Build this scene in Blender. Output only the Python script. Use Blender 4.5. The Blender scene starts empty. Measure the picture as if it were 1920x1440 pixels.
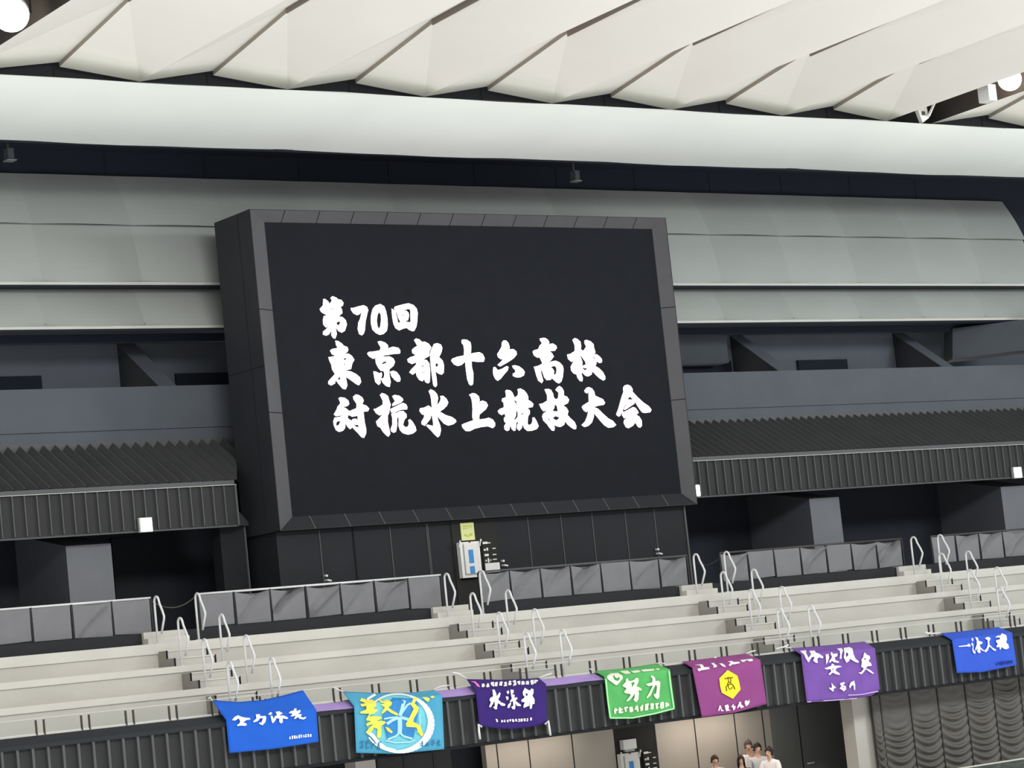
import bpy, bmesh, math, random
from mathutils import Vector, Matrix
from mathutils.geometry import tessellate_polygon

S = bpy.context.scene
COL = S.collection
random.seed(7)

# ---------------------------------------------------------------- camera
IMG_W, IMG_H, F_PX = 1920.0, 1440.0, 4902.0
CAM = Vector((-32.3, -44.5, 3.9))
YAW, PITCH, ROLL = math.radians(36.578), math.radians(6.0086), math.radians(-5.9663)
FWD = Vector((math.sin(YAW) * math.cos(PITCH), math.cos(YAW) * math.cos(PITCH), math.sin(PITCH)))
_r = FWD.cross(Vector((0, 0, 1))).normalized()
_u = _r.cross(FWD)
RGT = _r * math.cos(ROLL) + _u * math.sin(ROLL)
UPV = -_r * math.sin(ROLL) + _u * math.cos(ROLL)
cam_data = bpy.data.cameras.new('camera')
cam_data.sensor_fit = 'HORIZONTAL'
cam_data.sensor_width = 36.0
cam_data.lens = 36.0 * F_PX / IMG_W
cam_data.clip_end = 500
cam = bpy.data.objects.new('camera', cam_data)
COL.objects.link(cam)
m = Matrix.Identity(4)
for i in range(3):
    m[i][0], m[i][1], m[i][2], m[i][3] = RGT[i], UPV[i], -FWD[i], CAM[i]
cam.matrix_world = m
S.camera = cam

# ---------------------------------------------------------------- view, world, lights
S.view_settings.view_transform = 'Standard'
S.view_settings.look = 'None'
S.view_settings.exposure = -0.10
S.view_settings.gamma = 1.0
S.view_settings.use_curve_mapping = False

world = bpy.data.worlds.new('hall_air')
S.world = world
world.use_nodes = True
wn, wl = world.node_tree.nodes, world.node_tree.links
wn.clear()
w_out = wn.new('ShaderNodeOutputWorld')
w_bg = wn.new('ShaderNodeBackground')
w_tc = wn.new('ShaderNodeTexCoord')
w_sep = wn.new('ShaderNodeSeparateXYZ')
w_map = wn.new('ShaderNodeMapRange')
w_ramp = wn.new('ShaderNodeValToRGB')
wl.new(w_tc.outputs['Generated'], w_sep.inputs[0])
wl.new(w_sep.outputs['Z'], w_map.inputs['Value'])
w_map.inputs['From Min'].default_value = -1
w_map.inputs['From Max'].default_value = 1
wl.new(w_map.outputs['Result'], w_ramp.inputs[0])
r = w_ramp.color_ramp
r.elements[0].position = 0.0
r.elements[0].color = (1.90, 1.92, 1.86, 1)
r.elements[1].position = 1.0
r.elements[1].color = (0.22, 0.23, 0.24, 1)
e = r.elements.new(0.47); e.color = (1.50, 1.53, 1.51, 1)
e = r.elements.new(0.56); e.color = (0.50, 0.52, 0.53, 1)
wl.new(w_ramp.outputs[0], w_bg.inputs[0])
w_bg.inputs[1].default_value = 0.80
wl.new(w_bg.outputs[0], w_out.inputs[0])


def area(name, loc, target, sx, sy, power, color=(1, 1, 1)):
    d = bpy.data.lights.new(name, 'AREA')
    d.shape = 'RECTANGLE'
    d.size, d.size_y, d.energy, d.color = sx, sy, power, color
    o = bpy.data.objects.new(name, d)
    COL.objects.link(o)
    o.location = loc
    o.rotation_euler = (Vector(target) - Vector(loc)).to_track_quat('-Z', 'Y').to_euler()
    return o


area('hall_floodlight_bank', (24, -27, 15.0), (0, 0, 7), 10, 3, 3400, (0.92, 1.0, 1.0))
area('hall_floodlight_row', (-14, -30, 16.0), (-4, 0, 6), 16, 3, 3600, (1.0, 0.985, 0.95))


# ---------------------------------------------------------------- pixel helpers (a pixel of the photo seen on the plane at depth y)
def ray(px, py):
    return FWD + RGT * ((px - IMG_W / 2) / F_PX) - UPV * ((py - IMG_H / 2) / F_PX)


def P(px, py, y):
    d = ray(px, py)
    return CAM + d * ((y - CAM.y) / d.y)


def PX(px, py, x):
    d = ray(px, py)
    return CAM + d * ((x - CAM.x) / d.x)


def proj(v):
    d = Vector(v) - CAM
    z = d.dot(FWD)
    return IMG_W / 2 + F_PX * d.dot(RGT) / z, IMG_H / 2 - F_PX * d.dot(UPV) / z


def lerp(a, b, t):
    return a + (b - a) * t


def interp(pts, x):
    if x <= pts[0][0]:
        return pts[0][1]
    for (x0, y0), (x1, y1) in zip(pts, pts[1:]):
        if x <= x1:
            return lerp(y0, y1, (x - x0) / (x1 - x0))
    return pts[-1][1]


# ---------------------------------------------------------------- materials
def lin(c):
    c = c / 255.0
    return c / 12.92 if c <= 0.04045 else ((c + 0.055) / 1.055) ** 2.4


def mat(name, rgb, rough=0.7, metal=0.0, vary=0.06, vscale=1.2, bump=0.0, bscale=30.0, emit=None, estr=0.0, spec=0.3, stretch=None):
    mt = bpy.data.materials.new(name)
    mt.use_nodes = True
    nt = mt.node_tree
    b = nt.nodes['Principled BSDF']
    c = tuple(lin(v) for v in rgb)
    b.inputs['Roughness'].default_value = rough
    b.inputs['Metallic'].default_value = metal
    b.inputs['Specular IOR Level'].default_value = spec
    tc = nt.nodes.new('ShaderNodeTexCoord')
    src = tc.outputs['Object']
    if stretch:
        mp = nt.nodes.new('ShaderNodeMapping')
        mp.inputs['Scale'].default_value = stretch
        nt.links.new(src, mp.inputs[0])
        src = mp.outputs[0]
    nz = nt.nodes.new('ShaderNodeTexNoise')
    nz.inputs['Scale'].default_value = vscale
    nz.inputs['Detail'].default_value = 5
    nt.links.new(src, nz.inputs['Vector'])
    rp = nt.nodes.new('ShaderNodeValToRGB')
    rp.color_ramp.elements[0].position = 0.3
    rp.color_ramp.elements[1].position = 0.7
    rp.color_ramp.elements[0].color = tuple(max(0, v * (1 - vary)) for v in c) + (1,)
    rp.color_ramp.elements[1].color = tuple(min(1, v * (1 + vary)) for v in c) + (1,)
    nt.links.new(nz.outputs['Fac'], rp.inputs[0])
    nt.links.new(rp.outputs[0], b.inputs['Base Color'])
    if bump:
        n2 = nt.nodes.new('ShaderNodeTexNoise')
        n2.inputs['Scale'].default_value = bscale
        n2.inputs['Detail'].default_value = 3
        nt.links.new(src, n2.inputs['Vector'])
        bp = nt.nodes.new('ShaderNodeBump')
        bp.inputs['Strength'].default_value = bump
        bp.inputs['Distance'].default_value = 0.02
        nt.links.new(n2.outputs['Fac'], bp.inputs['Height'])
        nt.links.new(bp.outputs[0], b.inputs['Normal'])
    if emit:
        b.inputs['Emission Color'].default_value = tuple(emit) + (1,)
        b.inputs['Emission Strength'].default_value = estr
    return mt


def glass_mat(name, tint, gloss):
    mt = bpy.data.materials.new(name)
    mt.use_nodes = True
    nt = mt.node_tree
    nt.nodes.clear()
    o = nt.nodes.new('ShaderNodeOutputMaterial')
    t = nt.nodes.new('ShaderNodeBsdfTransparent')
    t.inputs[0].default_value = tint + (1,)
    g = nt.nodes.new('ShaderNodeBsdfGlossy')
    g.inputs['Roughness'].default_value = 0.05
    mx = nt.nodes.new('ShaderNodeMixShader')
    mx.inputs[0].default_value = gloss
    nt.links.new(t.outputs[0], mx.inputs[1])
    nt.links.new(g.outputs[0], mx.inputs[2])
    nt.links.new(mx.outputs[0], o.inputs[0])
    return mt


M = {
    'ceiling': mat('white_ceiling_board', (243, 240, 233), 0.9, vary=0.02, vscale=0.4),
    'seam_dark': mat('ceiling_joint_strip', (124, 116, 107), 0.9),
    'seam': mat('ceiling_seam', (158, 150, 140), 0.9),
    'beam': mat('white_painted_beam', (222, 226, 222), 0.85, vary=0.03, vscale=0.5),
    'black': mat('black_recess', (30, 36, 48), 0.9),
    'slot': mat('dark_slot_lining', (66, 62, 60), 0.8),
    'gap': mat('charcoal_infill', (46, 47, 50), 0.9),
    'slat': mat('silver_grey_panel', (162, 166, 163), 0.75, vary=0.03, vscale=0.6),
    'slat_lip': mat('bright_panel_lip', (194, 194, 188), 0.6),
    'upper': mat('dark_grey_upper_wall', (100, 105, 114), 0.85),
    'slat_b': mat('silver_grey_panel_b', (158, 162, 159), 0.75, vary=0.03, vscale=0.6),
    'mid': mat('grey_upper_box', (76, 80, 87), 0.85),
    'parapet': mat('blue_grey_parapet', (87, 92, 100), 0.8),
    'dark': mat('dark_wall', (46, 49, 54), 0.85),
    'darker': mat('near_black_wall', (46, 50, 58), 0.85),
    'roof': mat('charcoal_corrugated_metal', (70, 71, 72), 0.7, vary=0.1),
    'gutter': mat('grey_gutter', (88, 90, 93), 0.6),
    'fascia': mat('charcoal_fascia', (54, 55, 55), 0.75, vary=0.1),
    'rib': mat('light_catching_rib', (86, 88, 90), 0.6),  # paler than the fascia: the light the ribs catch is in the colour
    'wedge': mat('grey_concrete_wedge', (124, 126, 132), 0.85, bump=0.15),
    'wedge_shaded_side': mat('shaded_concrete_wedge', (94, 97, 104), 0.85),  # darker copy of the wedge concrete, side shade put into the colour
    'cabinet': mat('charcoal_cabinet', (48, 50, 55), 0.7),
    'bezel': mat('grey_bezel', (82, 81, 85), 0.6),
    'line': mat('dark_joint', (30, 31, 35), 0.9),
    'led': mat('dark_display_face', (32, 34, 39), 0.7, vary=0.05, vscale=3, spec=0.05),
    'lit': mat('lit_white_diodes', (255, 240, 250), 0.5, emit=(1.0, 0.74, 0.90), estr=3.6),
    'wall': mat('dark_panel_wall', (38, 39, 44), 0.75, vary=0.08),
    'wall_joint': mat('pale_joint', (98, 98, 98), 0.8),
    'niche': mat('brown_black_niche', (46, 45, 43), 0.85),
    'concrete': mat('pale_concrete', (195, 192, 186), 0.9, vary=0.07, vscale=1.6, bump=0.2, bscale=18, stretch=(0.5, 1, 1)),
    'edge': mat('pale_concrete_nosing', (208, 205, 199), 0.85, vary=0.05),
    'stair_shaded_side': mat('shaded_concrete_stair_side', (150, 148, 142), 0.9),  # same concrete in a darker tone: shade of the left side painted in
    'plinth': mat('charcoal_plinth', (42, 43, 47), 0.8),
    'cloth': mat('grey_mesh_cloth', (124, 124, 128), 0.8, vary=0.05, vscale=3, bump=0.12, bscale=60),
    'steel': mat('white_coated_steel', (226, 227, 228), 0.35, metal=0.0, spec=0.5),
    'post': mat('dark_steel', (80, 77, 73), 0.5, metal=0.3),
    'blackrail': mat('black_frame', (40, 40, 44), 0.6),
    'white': mat('white_enamel', (238, 238, 236), 0.5),
    'paper': mat('white_paper', (236, 234, 232), 0.8),
    'yellowpaper': mat('pale_green_yellow_paper', (226, 230, 168), 0.8),
    'lime': mat('lime_print', (196, 206, 72), 0.8),
    'bluesign': mat('blue_label', (70, 146, 214), 0.6),
    'beige': mat('beige_wall_panel', (180, 172, 162), 0.8, vary=0.05),
    'greydoor': mat('grey_door', (122, 123, 122), 0.8),
    'pillar': mat('pale_pillar', (206, 200, 192), 0.8),
    'curtain': mat('taupe_curtain', (95, 90, 86), 0.55, vary=0.08, vscale=3, spec=0.5),
    'darkcurtain': mat('black_curtain', (62, 62, 62), 0.8),
    'floor': mat('grey_floor', (150, 150, 146), 0.5),
    'lamp': mat('flood_lens', (255, 250, 240), 0.4, emit=(1.0, 0.93, 0.80), estr=14.0),
    'exit': mat('exit_sign_face', (235, 255, 245), 0.4, emit=(0.86, 1.0, 0.90), estr=3.0),
    'exitbox': mat('exit_sign_body', (176, 178, 172), 0.5),
    'cord': mat('white_cord', (240, 236, 236), 0.8),
    'lavender': mat('lavender_cloth', (176, 150, 214), 0.85, vary=0.06, vscale=3),
    'ink_white': mat('white_print', (250, 250, 252), 0.8, vary=0.01),
    'glass': glass_mat('clear_glass', (0.96, 0.97, 0.965), 0.02),
    'greenglass': glass_mat('green_tinted_glass', (0.52, 0.62, 0.55), 0.06),
    'skin': mat('skin', (222, 176, 152), 0.6, vary=0.04),
    'hair': mat('black_hair', (38, 32, 32), 0.6),
    'hairbrown': mat('brown_hair', (66, 50, 44), 0.6),
    'hairgrey': mat('dark_grey_hair', (78, 76, 74), 0.7),
    'shirt': mat('white_shirt', (246, 240, 236), 0.85),
    'greyshirt': mat('light_grey_shirt', (196, 194, 194), 0.85),
    'darkshirt': mat('black_shirt', (40, 38, 44), 0.85),
    'trousers': mat('dark_trousers', (46, 48, 56), 0.85),
    'shoe': mat('white_shoe', (210, 210, 210), 0.7),
    'eye': mat('dark_eye', (30, 24, 24), 0.3),
    'lip': mat('lips', (168, 100, 92), 0.6),
}


# ---------------------------------------------------------------- mesh builder
class MB:
    def __init__(self):
        self.v, self.f, self.m, self.mats = [], [], [], []
        self.cur = 0

    def use(self, key):
        if key not in self.mats:
            self.mats.append(key)
        self.cur = self.mats.index(key)
        return self

    def face(self, pts):
        n = len(self.v)
        self.v += [Vector(p) for p in pts]
        self.f.append(tuple(range(n, n + len(pts))))
        self.m.append(self.cur)
        return self

    def box(self, x0, x1, y0, y1, z0, z1):
        n = len(self.v)
        self.v += [Vector((x, y, z)) for z in (z0, z1) for y in (y0, y1) for x in (x0, x1)]
        for q in ((0, 1, 5, 4), (3, 2, 6, 7), (2, 0, 4, 6), (1, 3, 7, 5), (4, 5, 7, 6), (2, 3, 1, 0)):
            self.f.append(tuple(n + i for i in q)); self.m.append(self.cur)
        return self

    def hexa(self, a, b):
        """a, b: two loops of equal length, joined and capped"""
        n, k = len(self.v), len(a)
        self.v += [Vector(p) for p in a] + [Vector(p) for p in b]
        for i in range(k):
            j = (i + 1) % k
            self.f.append((n + i, n + j, n + k + j, n + k + i)); self.m.append(self.cur)
        self.f.append(tuple(n + i for i in reversed(range(k)))); self.m.append(self.cur)
        self.f.append(tuple(n + k + i for i in range(k))); self.m.append(self.cur)
        return self

    def extrude_x(self, prof, x0, x1):
        """prof: closed loop of (y, z)"""
        return self.hexa([(x0, y, z) for y, z in prof], [(x1, y, z) for y, z in prof])

    def strip(self, a, b):
        n, k = len(self.v), len(a)
        self.v += [Vector(p) for p in a] + [Vector(p) for p in b]
        for i in range(k - 1):
            self.f.append((n + i, n + i + 1, n + k + i + 1, n + k + i)); self.m.append(self.cur)
        return self

    def grid(self, rows):
        n, w = len(self.v), len(rows[0])
        for r_ in rows:
            self.v += [Vector(p) for p in r_]
        for j in range(len(rows) - 1):
            for i in range(w - 1):
                self.f.append((n + j * w + i, n + j * w + i + 1, n + (j + 1) * w + i + 1, n + (j + 1) * w + i)); self.m.append(self.cur)
        return self

    def tube(self, path, r, k=8, cap=True):
        path = [Vector(p) for p in path]
        n = len(self.v)
        ref = None
        for i, p in enumerate(path):
            t = (path[min(i + 1, len(path) - 1)] - path[max(i - 1, 0)]).normalized()
            if ref is None:
                ref = Vector((1, 0, 0)) if abs(t.x) < 0.9 else Vector((0, 1, 0))
            a = (ref - t * ref.dot(t)).normalized()
            ref = a
            b = t.cross(a)
            rr = r[i] if isinstance(r, (list, tuple)) else r
            self.v += [p + (a * math.cos(2 * math.pi * j / k) + b * math.sin(2 * math.pi * j / k)) * rr for j in range(k)]
        for i in range(len(path) - 1):
            for j in range(k):
                j2 = (j + 1) % k
                self.f.append((n + i * k + j, n + i * k + j2, n + (i + 1) * k + j2, n + (i + 1) * k + j)); self.m.append(self.cur)
        if cap:
            self.f.append(tuple(n + j for j in reversed(range(k)))); self.m.append(self.cur)
            e_ = n + (len(path) - 1) * k
            self.f.append(tuple(e_ + j for j in range(k))); self.m.append(self.cur)
        return self

    def tess(self, loops, fn, fine=1e9):
        """loops: outer then holes, 2-D; fn maps (x, y) to a point"""
        tri = tessellate_polygon([[Vector((x, y, 0)) for x, y in lp] for lp in loops])
        flat = [q for lp in loops for q in lp]
        ids = {}

        def vid(q):
            k_ = (round(q[0], 3), round(q[1], 3))
            if k_ not in ids:
                ids[k_] = len(self.v)
                self.v.append(Vector(fn(*q)))
            return ids[k_]

        def split(a, b, c):
            e_ = ((math.dist(a, b), a, b, c), (math.dist(b, c), b, c, a), (math.dist(c, a), c, a, b))
            d_, p, q, o_ = max(e_, key=lambda w: w[0])
            if d_ > fine:
                mid = ((p[0] + q[0]) / 2, (p[1] + q[1]) / 2)
                split(p, mid, o_); split(mid, q, o_)
            else:
                self.f.append((vid(a), vid(b), vid(c))); self.m.append(self.cur)
        for t in tri:
            split(*[tuple(flat[i]) for i in t])
        return self

    def build(self, name, key=None, parent=None, smooth=False, weld=False):
        me = bpy.data.meshes.new(name)
        org = parent_origin(parent)
        me.from_pydata([tuple(v - org) for v in self.v], [], self.f)
        keys = self.mats or [key]
        for k_ in keys:
            me.materials.append(M[k_])
        for p, mi in zip(me.polygons, self.m):
            p.material_index = mi if self.mats else 0
            p.use_smooth = smooth
        bm = bmesh.new(); bm.from_mesh(me)
        if weld:
            bmesh.ops.remove_doubles(bm, verts=bm.verts, dist=1e-4)
        bmesh.ops.recalc_face_normals(bm, faces=bm.faces)
        bm.to_mesh(me); bm.free()
        o = bpy.data.objects.new(name, me)
        COL.objects.link(o)
        if parent:
            o.parent = parent
        return o


def parent_origin(p):
    v = Vector((0, 0, 0))
    while p:
        v = v + Vector(p.location)
        p = p.parent
    return v


def thing(name, label, cat, loc, group=None):
    o = bpy.data.objects.new(name, None)
    COL.objects.link(o)
    o.empty_display_size = 0.2
    o.location = loc
    tag(o, label, cat, group)
    return o


def tag(o, label, cat, group=None):
    o['label'] = label
    o['category'] = cat
    if group:
        o['group'] = group
    return o


def struct(name, mb, key=None, smooth=False, weld=False, label=None):
    o = mb.build(name, key, None, smooth, weld)
    o['kind'] = 'structure'
    if label:
        o['label'] = label
        o['category'] = name.split('_')[0]
    return o
# ================================================================ THE SETTING
XL, XR = -19.0, 26.0
# ---- folded ceiling -------------------------------------------------
Y_END, Y_K, Y_FAR = -3.0, -5.77, -22.0
def z_trough(y): return 15.12 + 0.024 * (Y_END - y)
def z_rib(y): return 15.40 + (Y_END - y) / (Y_END - Y_K) * 0.47 if y >= Y_K else 15.87 + 0.048 * (Y_K - y)
peaks = [-10.85 + 3.17 * k for k in range(7)]                     # ribs of the bay in view
bays = [([-12.82] + [p + 1.6 for p in peaks[:-1]] + [9.79], peaks),
        ([11.22, 14.76, 17.93, 21.1, 24.3], [13.14, 16.35, 19.5, 22.7]),
        ([-24.0, -20.55, -17.4, -14.22], [-22.1, -18.95, -15.8])]
cb = MB()
STEP = 0.085
for troughs, ribs in bays:
    for i, xr in enumerate(ribs):
        xa, xb = troughs[i], troughs[i + 1]
        A0, A1 = (xa, Y_END, z_trough(Y_END)), (xa, Y_FAR, z_trough(Y_FAR))
        B0, B1 = (xb, Y_END, z_trough(Y_END)), (xb, Y_FAR, z_trough(Y_FAR))
        R0, RK, RF = (xr, Y_END, z_rib(Y_END)), (xr, Y_K, z_rib(Y_K)), (xr, Y_FAR, z_rib(Y_FAR))
        dz = Vector((0, 0, -STEP))
        r0, rk, rf = [tuple(Vector(q) + dz) for q in (R0, RK, RF)]
        cb.use('ceiling')
        cb.face([A0, R0, RK]); cb.face([A0, RK, RF, A1])           # facet left of the rib
        cb.face([r0, B0, rk]); cb.face([rk, B0, B1, rf])           # facet right of the rib, a step lower
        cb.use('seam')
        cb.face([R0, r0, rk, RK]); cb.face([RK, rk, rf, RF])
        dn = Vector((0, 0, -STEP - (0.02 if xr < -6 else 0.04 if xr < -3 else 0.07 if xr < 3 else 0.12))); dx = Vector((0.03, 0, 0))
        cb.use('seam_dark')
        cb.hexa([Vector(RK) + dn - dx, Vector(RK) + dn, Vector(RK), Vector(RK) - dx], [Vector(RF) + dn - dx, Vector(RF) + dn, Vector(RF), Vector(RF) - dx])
    # thickness of the board at the open end
struct('ceiling', cb)

# dark slots that carry the floodlights between the bays
for k, (x0, x1) in enumerate(((9.79, 11.22), (-14.22, -12.82))):
    sb = MB()
    z0, z1 = z_trough(Y_END), z_trough(Y_FAR)
    for x in (x0, x1):
        sb.face([(x, Y_END, z0), (x, Y_FAR, z1), (x, Y_FAR, z1 + 0.8), (x, Y_END, z0 + 0.8)])
    sb.face([(x0, Y_END, z0 + 0.8), (x1, Y_END, z0 + 0.8), (x1, Y_FAR, z1 + 0.8), (x0, Y_FAR, z1 + 0.8)])
    sb.box(x0 + 0.25, x0 + 0.4, Y_FAR, Y_END - 0.3, z0 + 0.45, z0 + 0.6)
    struct('trim_%d' % (k + 1), sb, 'slot')

# charcoal infill between the ceiling's zigzag end and the beam
ib = MB()
ib.box(XL - 6, XR, Y_END + 0.22, Y_END + 0.3, 14.9, 16.2)
for x in peaks + [13.14, 16.35, -15.8]:
    ib.use('gap')
    ib.box(x - 0.015, x + 0.015, Y_END + 0.2, Y_END + 0.22, 14.9, 15.5)
struct('wall_infill', ib, 'gap')

# ---- white curved beam ----------------------------------------------
bb = MB()
prof = []
for i in range(13):
    t = i / 12
    y = lerp(-3.6, -1.25, t)
    z = lerp(14.945, 14.395, t) - 0.20 * math.sin(math.pi * t ** 0.8) - 0.05 * t
    prof.append((y, z))
xs = [XL - 6 + i * 0.9 for i in range(int((XR - XL + 6) / 0.9) + 1)]
rows = []
for (y, z) in prof:
    rows.append([(x, y, z + 0.012 * math.sin(x * 0.9) + 0.006 * math.sin(x * 2.3 + 1)) for x in xs])
bb.use('beam').grid(rows)
bb.face([(xs[0], -3.6, 14.945), (xs[-1], -3.6, 14.945), (xs[-1], -2.9, 14.98), (xs[0], -2.9, 14.98)])
struct('trim_3', bb, smooth=True, weld=True)
bk = MB()
bk.box(xs[0], xs[-1], -1.27, -1.05, 14.36, 14.52)                   # dark return under the beam
bk.box(xs[0], xs[-1], -1.2, 3.0, 15.2, 15.3)                        # dark soffit behind it
struct('trim_4', bk, 'black')

# ---- dark wall behind the louvres -----------------------------------
dw = MB().use('black')
dw.box(XL - 4, XR + 4, 2.95, 3.1, 11.2, 15.3)
dw.use('line')
for k in range(14):
    x = -14 + 2.35 * k
    dw.box(x, x + 0.03, 2.94, 2.96, 14.4, 15.2)
struct('wall_back', dw)

# ---- silver louvre bands (three leaning boards) ----------------------
X_SL0, X_SL1 = -15.0, 19.65
def louvre(y0, z0, y1, z1, bow, name, lip):
    mb = MB()
    n = 10
    pr = []
    for i in range(n + 1):
        t = i / n
        pr.append((lerp(y0, y1, t) - bow * math.sin(math.pi * t), lerp(z0, z1, t) + bow * 0.5 * math.sin(math.pi * t)))
    jx = [X_SL0]
    x = -13.5
    while x < X_SL1:
        jx.append(x); x += 2.22
    jx.append(X_SL1)
    for k_, (a, b) in enumerate(zip(jx, jx[1:])):                                     # each board tilts a hair, so that the joints show
        rows = []
        for q, (y, z) in enumerate(pr):
            rows.append([(lerp(a, b, i_ / 10), y - 0.07 * math.sin(math.pi * i_ / 10) * min(1.0, 0.25 + q / n), z) for i_ in range(11)])
        mb.use(('slat', 'slat_b')[k_ % 2]).grid(rows)
    if lip:
        mb.use('slat_lip').box(X_SL0, X_SL1, y1 - 0.06, y1, z1 - 0.05, z1 + 0.005)
        mb.use('black').box(X_SL0, X_SL1, y1 - 0.03, y1 + 0.3, z1 - 0.085, z1 - 0.05)
    return struct(name, mb, smooth=False)
ZB = P(640, 533.6, 2.15).z
louvre(2.85, 14.66, 2.2, 13.50, 0.035, 'trim_5', False)
louvre(2.30, 13.52, 1.98, ZB, 0.04, 'trim_6', True)
louvre(2.45, ZB - 0.03, 2.0, P(640, 608.5, 2.0).z, 0.04, 'trim_7', True)

# ---- recess with buttresses above the parapet -------------------------
Z_PT, Z_PB = 10.17, 9.08
rb = MB().use('upper')
rb.box(XL, XR, 4.2, 4.35, 9.8, 11.6)
rb.use('dark')
rb.box(XL, XR, 2.02, 4.2, 11.36, 11.44)
rb.use('black')
for a, b, y0, y1 in ((-60, 75, 708, 740), (327, 470, 701, 735), (1493, 1585, 676, 705), (1200, 1368, 681, 705)):
    p0, p1 = P(a, y0, 4.19), P(b, y0, 4.19)
    rb.box(p0.x, p1.x, 4.12, 4.22, 10.0, p0.z)
rb.use('mid')
p0, p1 = P(1230, 622, 3.6), P(1367, 680, 3.6)
rb.box(p0.x, p1.x, 3.6, 4.2, p1.z, 11.37)
struct('wall_upper', rb)
fb = MB()
for (px, py, w) in ((218, 634, 0.42), (1367, 622, 0.42), (1672, 618, 0.42)):
    p = P(px, py, 4.2)
    x0, x1 = p.x, p.x + w
    zt = 11.36
    fb.use('dark').face([(x0, 4.2, zt), (x0, 4.2, 10.0), (x0, 2.25, 10.0)])
    fb.use('dark').face([(x1, 4.2, zt), (x1, 4.2, 10.0), (x1, 2.25, 10.0)])
    fb.use('upper').face([(x0, 4.2, zt), (x0, 2.25, 10.0), (x1, 2.25, 10.0), (x1, 4.2, zt)])
struct('wall_buttress', fb)
# slanted bulkhead at the right
sb = MB()
a, b = P(1786, 616, 2.9), P(1786, 673, 2.9)
c, d = P(1990, 590, 0.9), P(1990, 648, 0.9)
off = Vector((0.5, 0.8, 0))
sb.hexa([a, b, d, c], [a + off, b + off, d + off, c + off])
struct('wall_bulkhead', sb, 'mid')

# ---- parapet band ------------------------------------------------------
pb = MB().use('parapet')
pb.box(XL, XR, 2.2, 2.5, Z_PB + 0.22, Z_PT)
pb.box(XL, XR, 2.235, 2.5, Z_PB, Z_PB + 0.215)
struct('wall_parapet', pb)
# ---- corrugated awning roofs -------------------------------------------
Y_G = 0.55
def awning(x0, x1, k, end_cap, xr):
    mb = MB().use('roof')
    per = 0.254
    n = int((xr - x0) / per)
    top, bot = [], []
    for i in range(n + 1):
        for fx, h in ((0.0, 0.0), (0.5, 0.15)):
            x = x0 + (i + fx) * per
            if x > xr: break
            ye = Y_G if x <= x1 + 0.06 else min(1.32, Y_G + (x - x1 - 0.06) * 1.6)      # hipped end beside the scoreboard
            if not end_cap: ye = Y_G
            top.append((x, 2.235, 8.90 + h)); bot.append((x, ye, lerp(7.90, 8.90, (ye - Y_G) / (2.235 - Y_G)) + h))
    mb.strip(top, bot)
    mb.use('rib')                                                    # pale crest of each fold
    for a, b in zip(top, bot):
        if a[2] > 9.0:
            mb.face([(a[0] - 0.012, a[1], a[2] + 0.002), (a[0] + 0.012, a[1], a[2] + 0.002), (b[0] + 0.012, b[1], b[2] + 0.002), (b[0] - 0.012, b[1], b[2] + 0.002)])
    mb.use('gutter')
    mb.box(x0, xr, 2.235, 2.26, 8.7, 9.079)
    mb.box(x0, x1, Y_G - 0.06, Y_G + 0.06, 7.93, 8.02)
    mb.use('slat_lip')
    mb.box(x0, x1, Y_G - 0.065, Y_G - 0.05, 7.925, 7.937)
    mb.use('fascia')
    mb.box(x0, x1, Y_G, Y_G + 0.05, 7.13, 7.93)
    mb.box(x0, x1, Y_G + 0.05, 3.3, 7.70, 7.74)
    mb.use('rib')
    x = x0 + 0.06
    while x < x1 - 0.03:
        mb.box(x - 0.012, x + 0.012, Y_G - 0.05, Y_G, 7.15, 7.93)
        x += per
    mb.box(x0, x1, Y_G - 0.02, Y_G + 0.03, 7.10, 7.13)
    if end_cap:
        mb.use('gutter')
        mb.box(x1 - 0.04, x1, Y_G - 0.06, 1.0, 7.12, 8.02)
        mb.use('roof').hexa([(x1, Y_G + 0.02, 7.45), (x1, 1.0, 7.45), (x1, 1.0, 7.12), (x1, Y_G + 0.02, 7.12)], [(-5.55, Y_G + 0.3, 7.2), (-5.55, 1.0, 7.2), (-5.55, 1.0, 7.12), (-5.55, Y_G + 0.3, 7.12)])
    struct('trim_%d' % k, mb)
awning(-19.0, -5.96, 8, True, -4.7)
awning(5.0, 24.0, 9, False, 24.0)

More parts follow.
